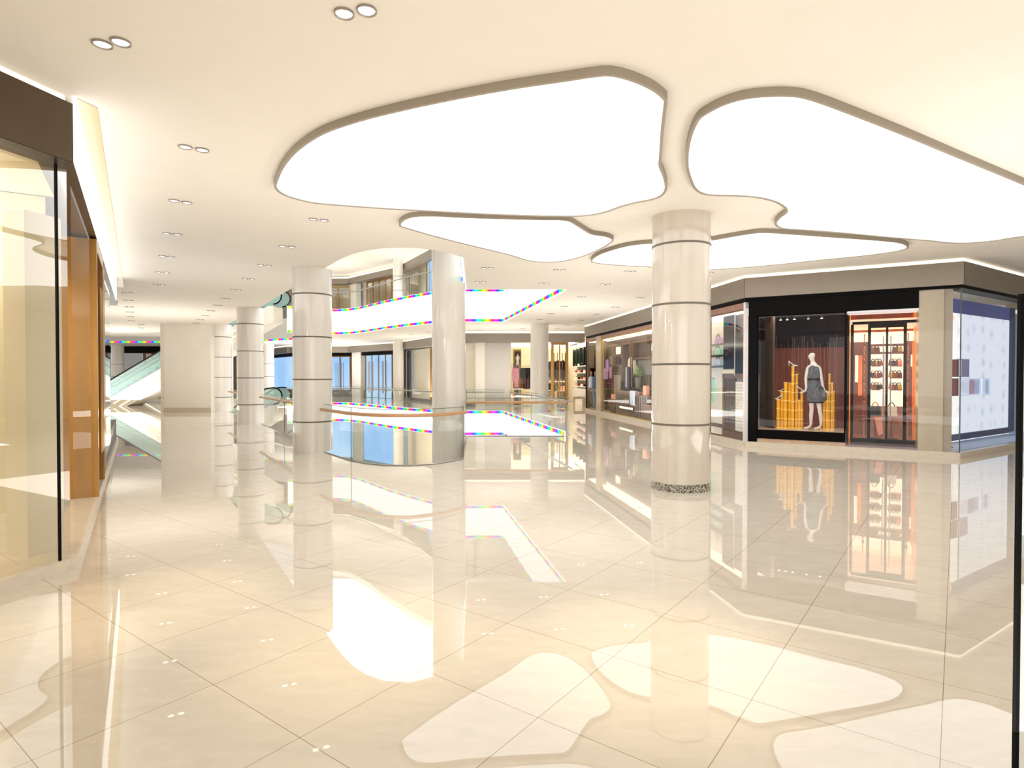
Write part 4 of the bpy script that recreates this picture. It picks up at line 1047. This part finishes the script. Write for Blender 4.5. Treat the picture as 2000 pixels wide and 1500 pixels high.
# interior
DI = 3.2
ii0, ii1 = F2.u_at(1655, DI) - .3, F2.u_at(1800, DI) + .4
struct('wall_orange_back', B(F2, ii0, ii1, DI, DI + .1, .12, 3.3), 'rust_wood')
struct('wall_orange_left', B(F2, uw1 + .0, uw1 + .04, DD + .1, DI, .12, 3.3), 'orange_glow')
struct('wall_orange_right', B(F2, F2.u_at(1792, DI) - .1, F2.u_at(1792, DI), 1.9, DI, .12, 3.3), 'orange_glow')
struct('ceiling_orange', B(F2, uw1, ii1, DD + .08, DI + .1, 2.86, 2.95), 'salmon_ceiling')
struct('floor_orange', B(F2, uw1, ii1, DD + .06, DI, .1, .15), 'rust_floor')
struct(num('trim'), B(F2, ii0, ii1, DI - .3, DI, 2.55, 2.78), 'shelf_lit', 'bright cornice inside the orange shop')
def X2(px, d): return F2.u_at(px, d)
t = thing('display_shelving', 'lit cream shelving with rust boards seen through the glass double door', 'shelf', F2.P((X2(1700, 3) + X2(1766, 3)) / 2, 3, .15))
obj('back_panel', B(F2, X2(1699, 3.05), X2(1766, 3.05), 3.05, 3.1, .9, 2.55), 'shelf_lit', t)
for z in (2.22, 2.42): obj('shelf', B(F2, X2(1699, 2.9), X2(1766, 2.9), 2.8, 3.05, z, z + .05), 'rust_wood', t)
for z in (1.3, 1.6, 1.9): 
    for (p0, p1) in ((1702, 1720), (1738, 1762)): obj('shelf', B(F2, X2(p0, 2.9), X2(p1, 2.9), 2.82, 3.05, z, z + .025), 'tan_leather', t)
obj('centre_strip', B(F2, X2(1724, 2.9), X2(1730, 2.9), 2.9, 3.04, .9, 2.2), 'soffit_white', t)
obj('base_cabinet', B(F2, X2(1699, 2.8), X2(1766, 2.8), 2.75, 3.05, .15, .9), 'rust_floor', t)
cols = ['tan_leather', 'burgundy', 'satin_black', 'salmon_leather', 'walnut', 'gold']
for zi, z in enumerate((1.325, 1.625, 1.925, 2.27)):
    for i, px in enumerate((1705, 1712, 1718, 1741, 1748, 1756)):
        if zi == 3 and i in (2, 3): continue
        handbag(F2, X2(px, 2.9), 2.92, z, .14, .17, cols[(i + zi * 2) % 6], f'bag on {["the lowest", "the second", "the third", "the top"][zi]} lit board behind the glass double door, {ORD[i]} from the left', 'bags on the lit shelving of the orange shop', th=.07)
def stand(u, d, label, m1, m2, h=.95):
    t = thing('display_stand', label, 'display stand', F2.P(u, d, .15))
    c = F2.P(u, d, .15)
    obj('post', MB().lathe([(.13, 0), (.13, .02), (.02, .03), (.02, h * .55)], c, 14), 'walnut_dark', t)
    obj('top_disc', MB().lathe([(.16, h * .55), (.16, h * .55 + .03)], c, 16), 'tan_leather', t)
    hb = handbag(F2, u, d, .15 + h * .55 + .03, .24, .32, m1, label.replace('round display stand with orange scarf', ('black' if m1 == 'satin_black' else 'ivory') + ' bag on the round stand'), None, th=.1)
    obj('scarf', MB().prism([F2.P(u - .02, d - .17, .15 + h * .55), F2.P(u + .13, d - .17, .15 + h * .55), F2.P(u + .17, d - .17, .28), F2.P(u + .06, d - .17, .24)], F2.n * .015), m2, t)
stand(X2(1710, 2.0), 2.0, 'round display stand with orange scarf behind the left leaf of the glass door', 'satin_black', 'salmon_leather')
stand(X2(1742, 2.0), 2.0, 'round display stand with orange scarf behind the right leaf of the glass door', 'ivory_cloth', 'tan_leather')
# lit niches left and right
for nm, px0, px1, lb in (('a', 1670, 1676, 'tall glowing niche panel left of the glass double door'), ('b', 1779, 1790, 'glowing niche panel right of the glass double door')):
    tag(obj('wall_light', B(F2, X2(px0, 3.1), X2(px1, 3.1), 3.1, 3.16, 1.5 if nm == 'a' else 1.9, 2.2), 'shelf_lit'), lb, 'wall light')
tag(obj('wall_panel', B(F2, X2(1676, 3.1), X2(1684, 3.1), 3.08, 3.15, 1.15, 2.2), 'orange_glow'), 'orange glowing wall panel left of the glass double door', 'wall panel')
tag(obj('wall_panel', B(F2, X2(1782, 2.6), X2(1797, 2.6), 2.6, 2.66, .95, 2.5), 'orange_glow'), 'orange glowing wall panel right of the glass double door', 'wall panel')
for i, px in enumerate((1688, 1773)):
    t = thing('bead_column', ['strung bead column left of the glass double door', 'strung bead column right of the glass double door'][i], 'bead column', F2.P(X2(px, 2.2), 2.2, .15))
    obj('rod', MB().tube([F2.P(X2(px, 2.2), 2.2, .15), F2.P(X2(px, 2.2), 2.2, 2.7)], .015, 6), 'gold', t)
    for k2 in range(14): obj('bead', MB().lathe([(.012, -.05), (.032, -.02), (.032, .02), (.012, .05)], F2.P(X2(px, 2.2), 2.2, .5 + k2 * .15), 10), ['walnut_pink', 'rust_wood', 'tan_leather'][k2 % 3], t)
struct(num('window'), MB().add([F2.P(ue0, .05, .12), F2.P(F2.u_at(1793), .05, .12), F2.P(F2.u_at(1793), .05, zh), F2.P(ue0, .05, zh)], [(0, 1, 2, 3)]), 'shop_glass', 'outer glass of the orange shop')
# stone pier at the corner
pu0, pu1 = F2.u_at(1794), F2.u_at(1843)
struct(num('trim'), B(F2, pu0, pu1, .06, .7, .12, 3.44), 'stone_cream', 'cream stone pier at the shop corner')
struct(num('trim'), B(F2, pu1, F2.u_at(1861), .1, .5, .12, 3.44), 'taupe', 'grey return of the stone pier')
struct(num('trim'), B(F2, F2.L - .015, F2.L + .005, -.015, .005, .12, 3.44), 'glass_edge', 'dark joint of the corner glass')
struct(num('window'), MB().add([F2.P(pu0, -.0, .12), F2.P(F2.L, -.0, .12), F2.P(F2.L, -.0, 3.44), F2.P(pu0, -.0, 3.44)], [(0, 1, 2, 3)]), 'shop_glass', 'corner glass in front of the stone pier')
# ---- F3 blue white shop
window(F3, .02, F3.L, .12, 3.44, 'blue_glass', d=.0, frame=None, label='blue tinted corner window at the far right')
D3 = .8
v0, v1, v2 = F3.u_at(1864, D3), F3.u_at(1970, D3), F3.u_at(1976, D3)
zl0, zl1 = F3.at(1900, 843, D3)[1], F3.at(1900, 616, D3)[1]
struct('wall_lit_panel', B(F3, v0 - 1.2, v1, D3, D3 + .05, zl0, zl1), 'lit_dots', 'glowing white wall with faint dots')
struct('wall_blue_upper', B(F3, v0 - 1.2, v2, D3 - .01, D3 + .05, zl1, 3.44), 'blue_upper')
struct(num('trim'), B(F3, v1, v2, D3 - .06, D3 + .05, zl0 - .12, 3.44), 'navy_frame', 'blue frame of the glowing wall')
struct(num('trim'), B(F3, v0 - 1.2, v1, D3 - .06, D3 + .05, zl0 - .14, zl0), 'navy_frame')
struct('wall_blue_lower', B(F3, v0 - 1.2, F3.L, D3 + .06, D3 + .1, .1, 3.44), 'lit_dots')
struct('floor_blue_shop', B(F3, .1, F3.L, .1, D3 + .06, .08, .13), 'sky_cloth')
struct(num('trim'), B(F3, v2 + .02, v2 + .3, D3 - .12, D3 + .05, .12, 3.3), 'sky_cloth', 'pale blue pier beside the glowing wall')
def picture(px0, px1, py0, py1, d, mats, label, frame):
    u0, za = F3.at(px0, py0, d); u1_, zb = F3.at(px1, py1, d); u0, u1_ = sorted((u0, u1_)); zb, za = sorted((za, zb))
    t = thing('picture', label, 'picture', F3.P((u0 + u1_) / 2, d, zb))
    mb = MB(); w = .025
    F3.box(mb, u0, u0 + w, d - .02, d + .03, zb, za); F3.box(mb, u1_ - w, u1_, d - .02, d + .03, zb, za); F3.box(mb, u0 + w, u1_ - w, d - .02, d + .03, zb, zb + w); F3.box(mb, u0 + w, u1_ - w, d - .02, d + .03, za - w, za)
    obj('frame', mb, frame, t); n = len(mats)
    for i, m in enumerate(mats): obj('print', B(F3, u0 + w + (u1_ - u0 - 2 * w) * i / n, u0 + w + (u1_ - u0 - 2 * w) * (i + 1) / n, d, d + .02, zb + w, za - w), m, t)
picture(1862, 1870, 702, 736, D3 - .09, ['print_red'], 'dark red picture panel, upper one beside the corner glass joint', 'burgundy')
picture(1862, 1870, 739, 773, D3 - .09, ['print_red'], 'dark red picture panel, lower one beside the corner glass joint', 'burgundy')
picture(1871, 1891, 701, 736, D3 - .09, ['print_white', 'print_violet', 'print_violet'], 'purple framed picture on the glowing white wall, upper one', 'print_violet')
picture(1871, 1914, 739, 771, D3 - .09, ['print_white', 'print_white', 'print_pink', 'print_blue'], 'wide white framed picture on the glowing white wall, lower one', 'print_white')
picture(1917, 1932, 739, 771, D3 - .09, ['print_white', 'print_blue'], 'pale picture right of the wide white framed one', 'print_white')
# near glass screen at the far right of the view
t = thing('glass_screen', 'upright glass screen with a black edge at the far right of the hall', 'glass screen', (1.9, 2.2, 0), kind='thing')
zq = 1.98
obj('black_edge', MB().box(1.872, 1.886, 2.2, 2.216, 0, zq), 'black', t); obj('glass_panel', MB().box(1.886, 2.9, 2.204, 2.212, 0, zq), 'rail_glass', t)

# ------------------------------------------------------------------ left shop
K = Vector((-3.69, 5.05, 0))                 # fascia corner
PK = Vector((-3.80, 5.19, 0))                # plinth corner
uA = Vector((-.255, -.967, 0)); uB = Vector((-.5299, .848, 0))
FA = F((K.x, K.y), u=uA * 8, n=(-1, .3)); FB = F((K.x, K.y), u=uB * 12.1, n=(-1, -.5))
GA = F((PK.x, PK.y), u=uA * 8, n=(-1, .3)); GB = F((PK.x, PK.y), u=uB * 12, n=(-1, -.5))
ZB, ZT = 3.47, 3.96
# fascia: face A brown, face B glowing
def wedge(fa, fb, la, lb, d, z0, z1):
    """mitred L-shaped run round the corner"""
    a0, a1 = fa.P(la, 0, 0), fa.P(la, d, 0); c0 = fa.P(0, 0, 0)
    # inner corner by intersecting the two offset lines
    p, q = fa.P(0, d, 0), fb.P(0, d, 0); den = fa.u.x * fb.u.y - fa.u.y * fb.u.x
    tt = ((q.x - p.x) * fb.u.y - (q.y - p.y) * fb.u.x) / den; ci = p + fa.u * tt
    b0, b1 = fb.P(lb, 0, 0), fb.P(lb, d, 0)
    return MB().plate([(v.x, v.y) for v in (a0, c0, b0, b1, ci, a1)], [], z0, z1)
struct(num('trim'), wedge(FA, FB, 8, 12.1, .25, ZB, ZT), 'brown_metal', 'dark brown fascia over the left shop')
struct(num('trim'), wedge(FA, FB, 8, 12.1, .25, ZB - .006, ZB - .001), 'dark_brown', 'dark soffit of the left shop')
struct(num('trim'), B(FB, .0, 10.9, -.02, -.001, ZB, H - .005), 'white_strip', 'glowing white light slot along the left shop fascia')
struct(num('trim'), B(FA, .02, 8, .06, .3, ZT + .005, H - .005), 'cove_light', 'glowing cove above the left shop fascia')
mb = MB().add([FB.P(0, -.02, H - .004), FB.P(12.6, -.02, H - .004), FB.P(12.6, -.22, H - .004), FB.P(.12, -.22, H - .004)], [(0, 1, 2, 3)])
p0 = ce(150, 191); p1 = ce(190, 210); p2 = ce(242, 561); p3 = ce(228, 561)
struct(num('trim'), MB().prism([p0 - Vector((0, 0, .006)), p1 - Vector((0, 0, .006)), p2 - Vector((0, 0, .006)), p3 - Vector((0, 0, .006))], (0, 0, .005)), 'painted_reflection_strip', 'ceiling strip beside the light slot, floor reflection painted as cream')
# inner bulkhead
GA3 = F((GA.P(0, .0, 0).x, GA.P(0, 0, 0).y), u=uA * 8, n=(-1, .3))
# glass
def pane(f, u0, u1, z0, z1, mat, d=0): return MB().add([f.P(u0, d, z0), f.P(u1, d, z0), f.P(u1, d, z1), f.P(u0, d, z1)], [(0, 1, 2, 3)])
t = thing(num('window'), 'large glass front of the left shop facing the hall', 'window', GA.P(3, .05, .12), kind='structure')
uj1 = GA.u_at(113, .02)
obj('pane', pane(GA, uj1, 8, .1, ZB - .008, 'g', .02), 'store_glass', t)
obj('corner_pane', pane(GA, .04, uj1, .1, ZB - .008, 'g', .02), 'store_glass', t)
obj('black_joint', B(GA, uj1 - .008, uj1 + .008, .01, .03, .1, ZB - .008), 'black', t)
t = thing(num('window'), 'glass of the left shop between corner and bronze portal', 'window', GB.P(1.5, .05, .12), kind='structure')
obj('pane', pane(GB, .04, 3.0, .1, ZB - .008, 'g', .02), 'shop_glass', t)
struct(num('baseboard'), wedge(F((PK.x + .02, PK.y - .02), u=uA * 8, n=(-1, .3)), F((PK.x + .02, PK.y - .02), u=uB * 12, n=(-1, -.5)), 8, 12, .27, 0, .1), 'plinth_stone', 'stone plinth of the left shop')
# interior
struct('wall_left_shop_back', B(GA, -2.0, 8, 3.2, 3.3, 0, 3.9), 'wall_cream')
struct('wall_left_shop_side', B(GB, 3.0, 3.05, .5, 5.5, 0, 3.9), 'wall_cream')
q0, q1, q2, q3 = GA.P(7.5, .3, 0), GA.P(.35, .3, 0), GB.P(2.95, .3, 0), GB.P(2.95, 5.4, 0)
struct('ceiling_left_shop', MB().plate([(v.x, v.y) for v in (q0, q1, q2, q3, GA.P(7.5, 3.2, 0))], [], 3.9, 3.95), 'wall_cream')
struct('wall_left_shop_pier', B(GA, uj1 - .3, uj1 + .02, .35, .6, .1, 3.1), 'white_paint')
# bronze portal
t = thing(num('door'), 'tall bronze door portal of the left shop with loop handles', 'door', GB.P(3.8, .1, .02), kind='structure')
zp = 3.3
mb = MB(); GB.box(mb, 3.0, 3.14, -.02, .36, .1, zp + .14); GB.box(mb, 4.55, 4.69, -.02, .36, .1, zp + .14); GB.box(mb, 3.14, 4.55, -.02, .36, zp, zp + .14)
obj('portal', mb, 'bronze', t)
for k2, (a, b) in enumerate(((3.18, 3.82), (3.86, 4.52))):
    mb = MB(); GB.box(mb, a, a + .09, .14, .2, .12, zp); GB.box(mb, b - .09, b, .14, .2, .12, zp); GB.box(mb, a + .09, b - .09, .14, .2, .12, .3); GB.box(mb, a + .09, b - .09, .14, .2, zp - .12, zp)
    l = obj('leaf', mb, 'bronze_dark', t)
    obj('pane', pane(GB, a + .09, b - .09, .3, zp - .12, 'g', .17), 'store_glass', l)
    hu = b - .12 if k2 == 0 else a + .12
    obj('handle', MB().tube([GB.P(hu, .06, .6), GB.P(hu, -.02, .6), GB.P(hu, -.02, 2.9), GB.P(hu, .06, 2.9)], .02, 6), 'bronze', l)
# second, further portal and mirror like wall
struct(num('trim'), B(GB, 4.7, 5.6, .0, .3, .1, zp + .1), 'bronze_dark', 'bronze wall panel past the portal')
t = thing(num('window'), 'mirroring glass wall past the bronze portal of the left shop', 'window', GB.P(7, .1, .1), kind='structure')
obj('pane', pane(GB, 5.6, 8.1, .3, ZB - .05, 'g', .02), 'mirror_glass', t)
struct(num('trim'), B(GB, 4.7, 11.9, .03, .3, .1, .55), 'slate', 'grey plinth past the bronze portal')
struct('wall_left_far', B(GB, 5.6, 11.9, .35, .45, 0, H), 'slate')
struct('wall_left_end', B(GB, 14.0, 34, 4.0, 4.1, 0, H), 'white_paint')

# ------------------------------------------------------------------ ceiling light panels
def smooth(pts, n=5):
    out = []; k = len(pts)
    for i in range(k):
        p0, p1, p2, p3 = pts[i - 1], pts[i], pts[(i + 1) % k], pts[(i + 2) % k]
        for j in range(n):
            t = j / n; t2, t3 = t * t, t * t * t
            out.append(tuple(.5 * ((2 * p1[m]) + (-p0[m] + p2[m]) * t + (2 * p0[m] - 5 * p1[m] + 4 * p2[m] - p3[m]) * t2 + (-p0[m] + 3 * p1[m] - 3 * p2[m] + p3[m]) * t3) for m in (0, 1)))
    return out
def a1(l): return [(500 + x / 2.5, 100 + y / 2.5) for x, y in l]
def a2(l): return [(1200 + x / 2.5, 100 + y / 2.5) for x, y in l]
PA = a1([(90, 640), (97, 595), (130, 525), (200, 445), (320, 365), (500, 300), (700, 248), (900, 203), (1100, 163), (1300, 128), (1500, 98), (1640, 76), (1710, 69), (1770, 75), (1840, 95), (1910, 124), (1965, 156)]) + a2([(252, 190), (259, 208), (250, 280), (240, 370), (232, 480), (229, 530), (245, 572), (258, 625), (252, 660), (225, 686), (180, 702), (100, 718), (30, 738)]) + a1([(1700, 766), (1600, 783), (1450, 785), (1200, 778), (1000, 768), (800, 757), (600, 745), (400, 730), (280, 718), (200, 700), (130, 675)])
PB = a2([(348, 500), (352, 440), (368, 370), (400, 300), (450, 260), (540, 215), (650, 185), (780, 173), (880, 175), (960, 190), (1100, 240), (1400, 361), (1700, 490), (2000, 618), (2350, 768), (2440, 810), (2430, 840), (2300, 862), (2000, 885), (1850, 908), (1700, 920), (1600, 915), (1540, 908), (1350, 892), (1100, 868), (950, 856), (840, 849), (800, 840), (782, 820), (800, 793), (830, 770), (836, 755), (825, 738), (780, 712), (700, 692), (600, 683), (480, 680), (420, 668), (385, 640), (360, 580), (350, 540)])
PC = a1([(697, 825), (720, 800), (770, 785), (860, 781), (1000, 788), (1200, 795), (1400, 800), (1520, 804), (1580, 835), (1640, 872), (1700, 882), (1735, 893), (1746, 905), (1730, 920), (1690, 945), (1600, 985), (1500, 1010), (1400, 1015), (1320, 1005), (1240, 980), (1150, 957), (1000, 920), (850, 880), (750, 850), (710, 838)])
PD = a1([(1635, 1010), (1650, 990), (1700, 965), (1800, 935), (1900, 921)]) + a2([(250, 917), (360, 914), (463, 905), (560, 888), (680, 868), (750, 865), (900, 875), (1100, 890), (1300, 905), (1400, 917), (1437, 935), (1420, 950), (1350, 965), (1200, 985), (1000, 1005), (800, 1027), (600, 1045), (463, 1053), (330, 1050), (188, 1042)]) + a1([(1900, 1036), (1800, 1033), (1700, 1025), (1650, 1018)])
for pts, lb in ((PA, 'largest pebble shaped ceiling light panel, spread over the middle of the hall'), (PB, 'large pebble shaped ceiling light panel reaching to the right edge of the view'), (PC, 'small pebble shaped ceiling light panel behind the largest one'), (PD, 'pebble shaped ceiling light panel passing behind the granite footed column')):
    w = smooth([(ce(x, y).x, ce(x, y).y) for x, y in pts], 4)
    if sum((w[i][0] * w[(i + 1) % len(w)][1] - w[(i + 1) % len(w)][0] * w[i][1]) for i in range(len(w))) < 0: w = w[::-1]
    cx = sum(p[0] for p in w) / len(w); cy = sum(p[1] for p in w) / len(w)
    t = thing('ceiling_light_panel', lb, 'ceiling light', (cx, cy, H), kind='thing')
    n = len(w)
    def off(d):
        out = []
        for i in range(n):
            a, b = Vector(w[i - 1]), Vector(w[(i + 1) % n]); tv = (b - a).normalized(); out.append((w[i][0] - tv.y * d, w[i][1] + tv.x * d))
        return out
    i1, i2 = off(.012), off(.03)
    dz = .07
    vs = [(p[0], p[1], H) for p in w] + [(p[0], p[1], H - dz) for p in w] + [(p[0], p[1], H - dz) for p in i2] + [(p[0], p[1], H - dz + .02) for p in i2]
    fs = []
    for r in range(3):
        for i in range(n): j = (i + 1) % n; fs.append((r * n + i, r * n + j, (r + 1) * n + j, (r + 1) * n + i))
    obj('rim', MB().add(vs, fs), 'rim_grey', t)
    poly = [Vector((p[0], p[1], H - dz + .012)) for p in i2]
    tri = tessellate_polygon([poly]); obj('diffuser', MB().add(poly, [tuple(q) for q in tri]), 'panel_light', t, smooth=False)

# ------------------------------------------------------------------ downlights
dl0 = thing('downlight', 'x', 'downlight', (0, 0, H))
obj('rim', MB().lathe([(.05, -.004), (.06, -.016), (.065, -.014), (.065, 0)], (0, 0, H), 20, cap=False), 'lamp_rim', dl0)
obj('lens', MB().lathe([(.052, -.006), (.052, -.003)], (0, 0, H), 20), 'lens_light', dl0)
ROWS = [
 ('row running along the left shop', 'downlights along the left shop', [(200, 85, 236, 81), (362, 286, 395, 292), (340, 391, 365, 395), (326, 455.5, 346.5, 457.6), (316.5, 499.6, 334, 501), (309.5, 531, 325, 532), (304, 555.5, 317.5, 556.3)]),
 ('row past the left fascia', 'downlights past the left fascia', [(243, 571, 255.5, 571.5), (245.5, 586, 257, 586.5), (247, 599, 258, 599.4), (249, 609, 258, 609.4), (251, 618, 259, 618.4), (252.5, 626, 260, 626.4), (273, 633, 280, 633.4), (273, 640, 279.5, 640.4)]),
 ('row beside the left row of columns', 'downlights beside the left row of columns', [(672, 25, 716, 19), (612, 427.5, 633, 430), (552, 480.4, 569.6, 481.8), (509.6, 517.4, 525, 518.5), (478.6, 544, 492, 545), (454.4, 565.4, 466.4, 566.2), (435.4, 582.4, 445.6, 583), (420, 595.6, 430, 596.2), (407.4, 606.4, 416.6, 606.9), (397.5, 616, 405, 616.5), (387.5, 624, 395.5, 624.4), (380, 630.7, 387, 631)]),
 ('row right of the tall plain column', 'downlights right of the tall column', [(945, 523, 958.6, 523.3), (932.4, 550.6, 944.4, 550.9)]),
 ('second row right of the tall column', 'second row of downlights right of the tall column', [(1086, 526.6, 1100, 526.9), (1056, 553, 1068, 553.3)]),
 ('row left of the granite footed column', 'downlights left of the granite footed column', [(1224, 529.6, 1237, 530), (1176.5, 555, 1187.5, 555.3), (1131.6, 579.6, 1141, 579.8), (1098, 598, 1106, 598.2), (1072, 612.4, 1079, 612.6), (1051, 624, 1057.4, 624.2)]),
 ('row beside the menswear shop', 'downlights beside the menswear shop', [(1246.5, 581, 1255.5, 581.3), (1198, 599.4, 1207, 599.6), (1162.4, 613.4, 1168.6, 613.6), (1131.5, 624.8, 1137.6, 625), (1106.5, 634, 1112, 634.2), (1086, 642, 1091, 642.2)]),
 ('far ceiling across the void', 'downlights across the void', [(1018, 641.5, 1023.5, 641.7), (1006, 648, 1011, 648.2), (933, 644.4, 939, 644.6), (834, 648, 839, 648.2), (800, 652.8, 805, 653), (822, 659, 826, 659.2)]),
]
first = True
FARN = ['nearest', 'second', 'third', 'fourth', 'fifth', 'sixth', 'seventh', 'eighth', 'ninth', 'tenth', 'eleventh', 'twelfth']
def dup(root, loc):
    r = root.copy(); C.objects.link(r); r.location = loc
    for ch in list(root.children):
        c2 = ch.copy(); C.objects.link(c2); c2.parent = r
    return r
for nm, gr, lst in ROWS:
    for i, (xa, ya, xb, yb) in enumerate(lst):
        for k2, (x, y) in enumerate(((xa, ya), (xb, yb))):
            p = ce(x, y)
            if first: o = dl0; o.location = p; first = False
            else: o = dup(dl0, p)
            o['label'] = f'{["left", "right"][k2]} downlight of the {FARN[i]} pair in the {nm}'; o['group'] = gr
p = ce(1388.5, 533); o = dup(dl0, p); o['label'] = 'round recessed downlight half hidden right beside the granite footed column'; o['group'] = 'downlights left of the granite footed column'
p = ce(176, 551)

# ------------------------------------------------------------------ enclosing walls out of sight
struct('wall_right_outer', MB().box(16.5, 16.7, -7, 20, 0, H), 'wall_cream')
struct('wall_far_back', MB().box(-36, 20, 62, 62.2, LOW, HU), 'white_paint')

# ------------------------------------------------------------------ lights
w = bpy.data.worlds.new('world'); S.world = w; w.use_nodes = True
bg = w.node_tree.nodes['Background']; bg.inputs[0].default_value = lin((255, 251, 245)); bg.inputs[1].default_value = .85
def area(name, loc, size, power, rgb=(255, 244, 226), rot=(0, 0, 0), sy=None, spread=180):
    l = bpy.data.lights.new(name, 'AREA'); l.energy = power; l.color = lin(rgb)[:3]; l.size = size
    if sy: l.shape = 'RECTANGLE'; l.size_y = sy
    l.spread = math.radians(spread)
    o = bpy.data.objects.new(name, l); C.objects.link(o); o.location = loc; o.rotation_euler = rot; return o
def spot(name, loc, power, rgb=(255, 232, 190), ang=70, blend=1.0, r=.12, tgt=None):
    l = bpy.data.lights.new(name, 'SPOT'); l.energy = power; l.color = lin(rgb)[:3]; l.spot_size = math.radians(ang); l.spot_blend = blend; l.shadow_soft_size = r
    o = bpy.data.objects.new(name, l); C.objects.link(o); o.location = loc
    if tgt is not None: o.rotation_euler = (Vector(tgt) - Vector(loc)).to_track_quat('-Z', 'Y').to_euler()
    return o
for i, (x, y) in enumerate([(720, 1245), (1275, 1275), (300, 1180)]):
    p = fl(x, y); spot(f'hall_spot_{i}', (p.x, p.y, H - .15), 200, ang=34, r=.03)
area('atrium_fill', (-6, 25, HU + 1.5), 24, 3600, (255, 253, 250))  # lamp added above the void to brighten the atrium
area('hall_fill_back', (0, -4.5, 2.2), 9, 120, (255, 246, 232), (PI / 2, 0, 0), 3)
for i, (x, y, pw) in enumerate([(-7.2, 13, 45), (-13.5, 22, 120), (-21, 31, 190), (2.6, 20.5, 120), (-2.0, 7.5, 50), (3.2, 12.3, 75), (6, 6, 120), (1.5, 1.5, 50), (-4, 37, 320), (0, 29.6, 120), (-14, 42.5, 300)]):
    area(f'up_fill_{i}', (x, y, .35), 3.5, pw, (255, 250, 243), (PI, 0, 0), sy=3.5)  # added lamps near the floor, facing up to fill the hall
def bulb(name, loc, power, rgb=(255, 242, 220), r=.14):  # added point lamp without a fixture, brightens shops and lower storey
    l = bpy.data.lights.new(name, 'POINT'); l.energy = power; l.color = lin(rgb)[:3]; l.shadow_soft_size = r
    o = bpy.data.objects.new(name, l); C.objects.link(o); o.location = loc
for x, y in ((-6.2, 4.2), (-6.4, 1.5), (-6.6, 6.6)): bulb('left_shop_fill', (x, y, 3.2), 60, (255, 246, 226))
for u in (.5, 1.0, 1.5, 2.0): bulb('bamboo_bulb', F2.P(u, .38, 3.27), 13, (255, 232, 205), r=.05)  # added behind the header, out of sight, to brighten the display
for u, d in ((4.6, 1.5), (6.0, 1.5), (5.4, 4.2), (7.0, 3.2)): bulb('boutique_fill', F4.P(u, d, 3.3), 55, (255, 246, 226))
for x, y in ((-7, 38.5), (-12, 42), (-16.5, 43.5), (-3, 31)): area('upper_fill', (x, y, UP + .3), 2.6, 110, (255, 251, 245), (PI, 0, 0), sy=2.6)  # added lamps, out of sight on the upper floor, brighten its ceiling
for x, y in ((-7, 34), (-12, 37), (-17, 36), (1, 22)): bulb('lower_fill', (x, y, -1.4), 250, (255, 250, 240))


S.view_settings.view_transform = 'Standard'; S.view_settings.look = 'None'; S.view_settings.exposure = .26; S.view_settings.gamma = 1
S.cycles.max_bounces = 9; S.cycles.diffuse_bounces = 4; S.cycles.glossy_bounces = 5; S.cycles.transparent_max_bounces = 24
S.cycles.use_denoising = True
S.cycles.sample_clamp_indirect = 6; S.cycles.caustics_reflective = False; S.cycles.caustics_refractive = False
for o in bpy.data.objects:
    if '_o' in o: del o['_o']
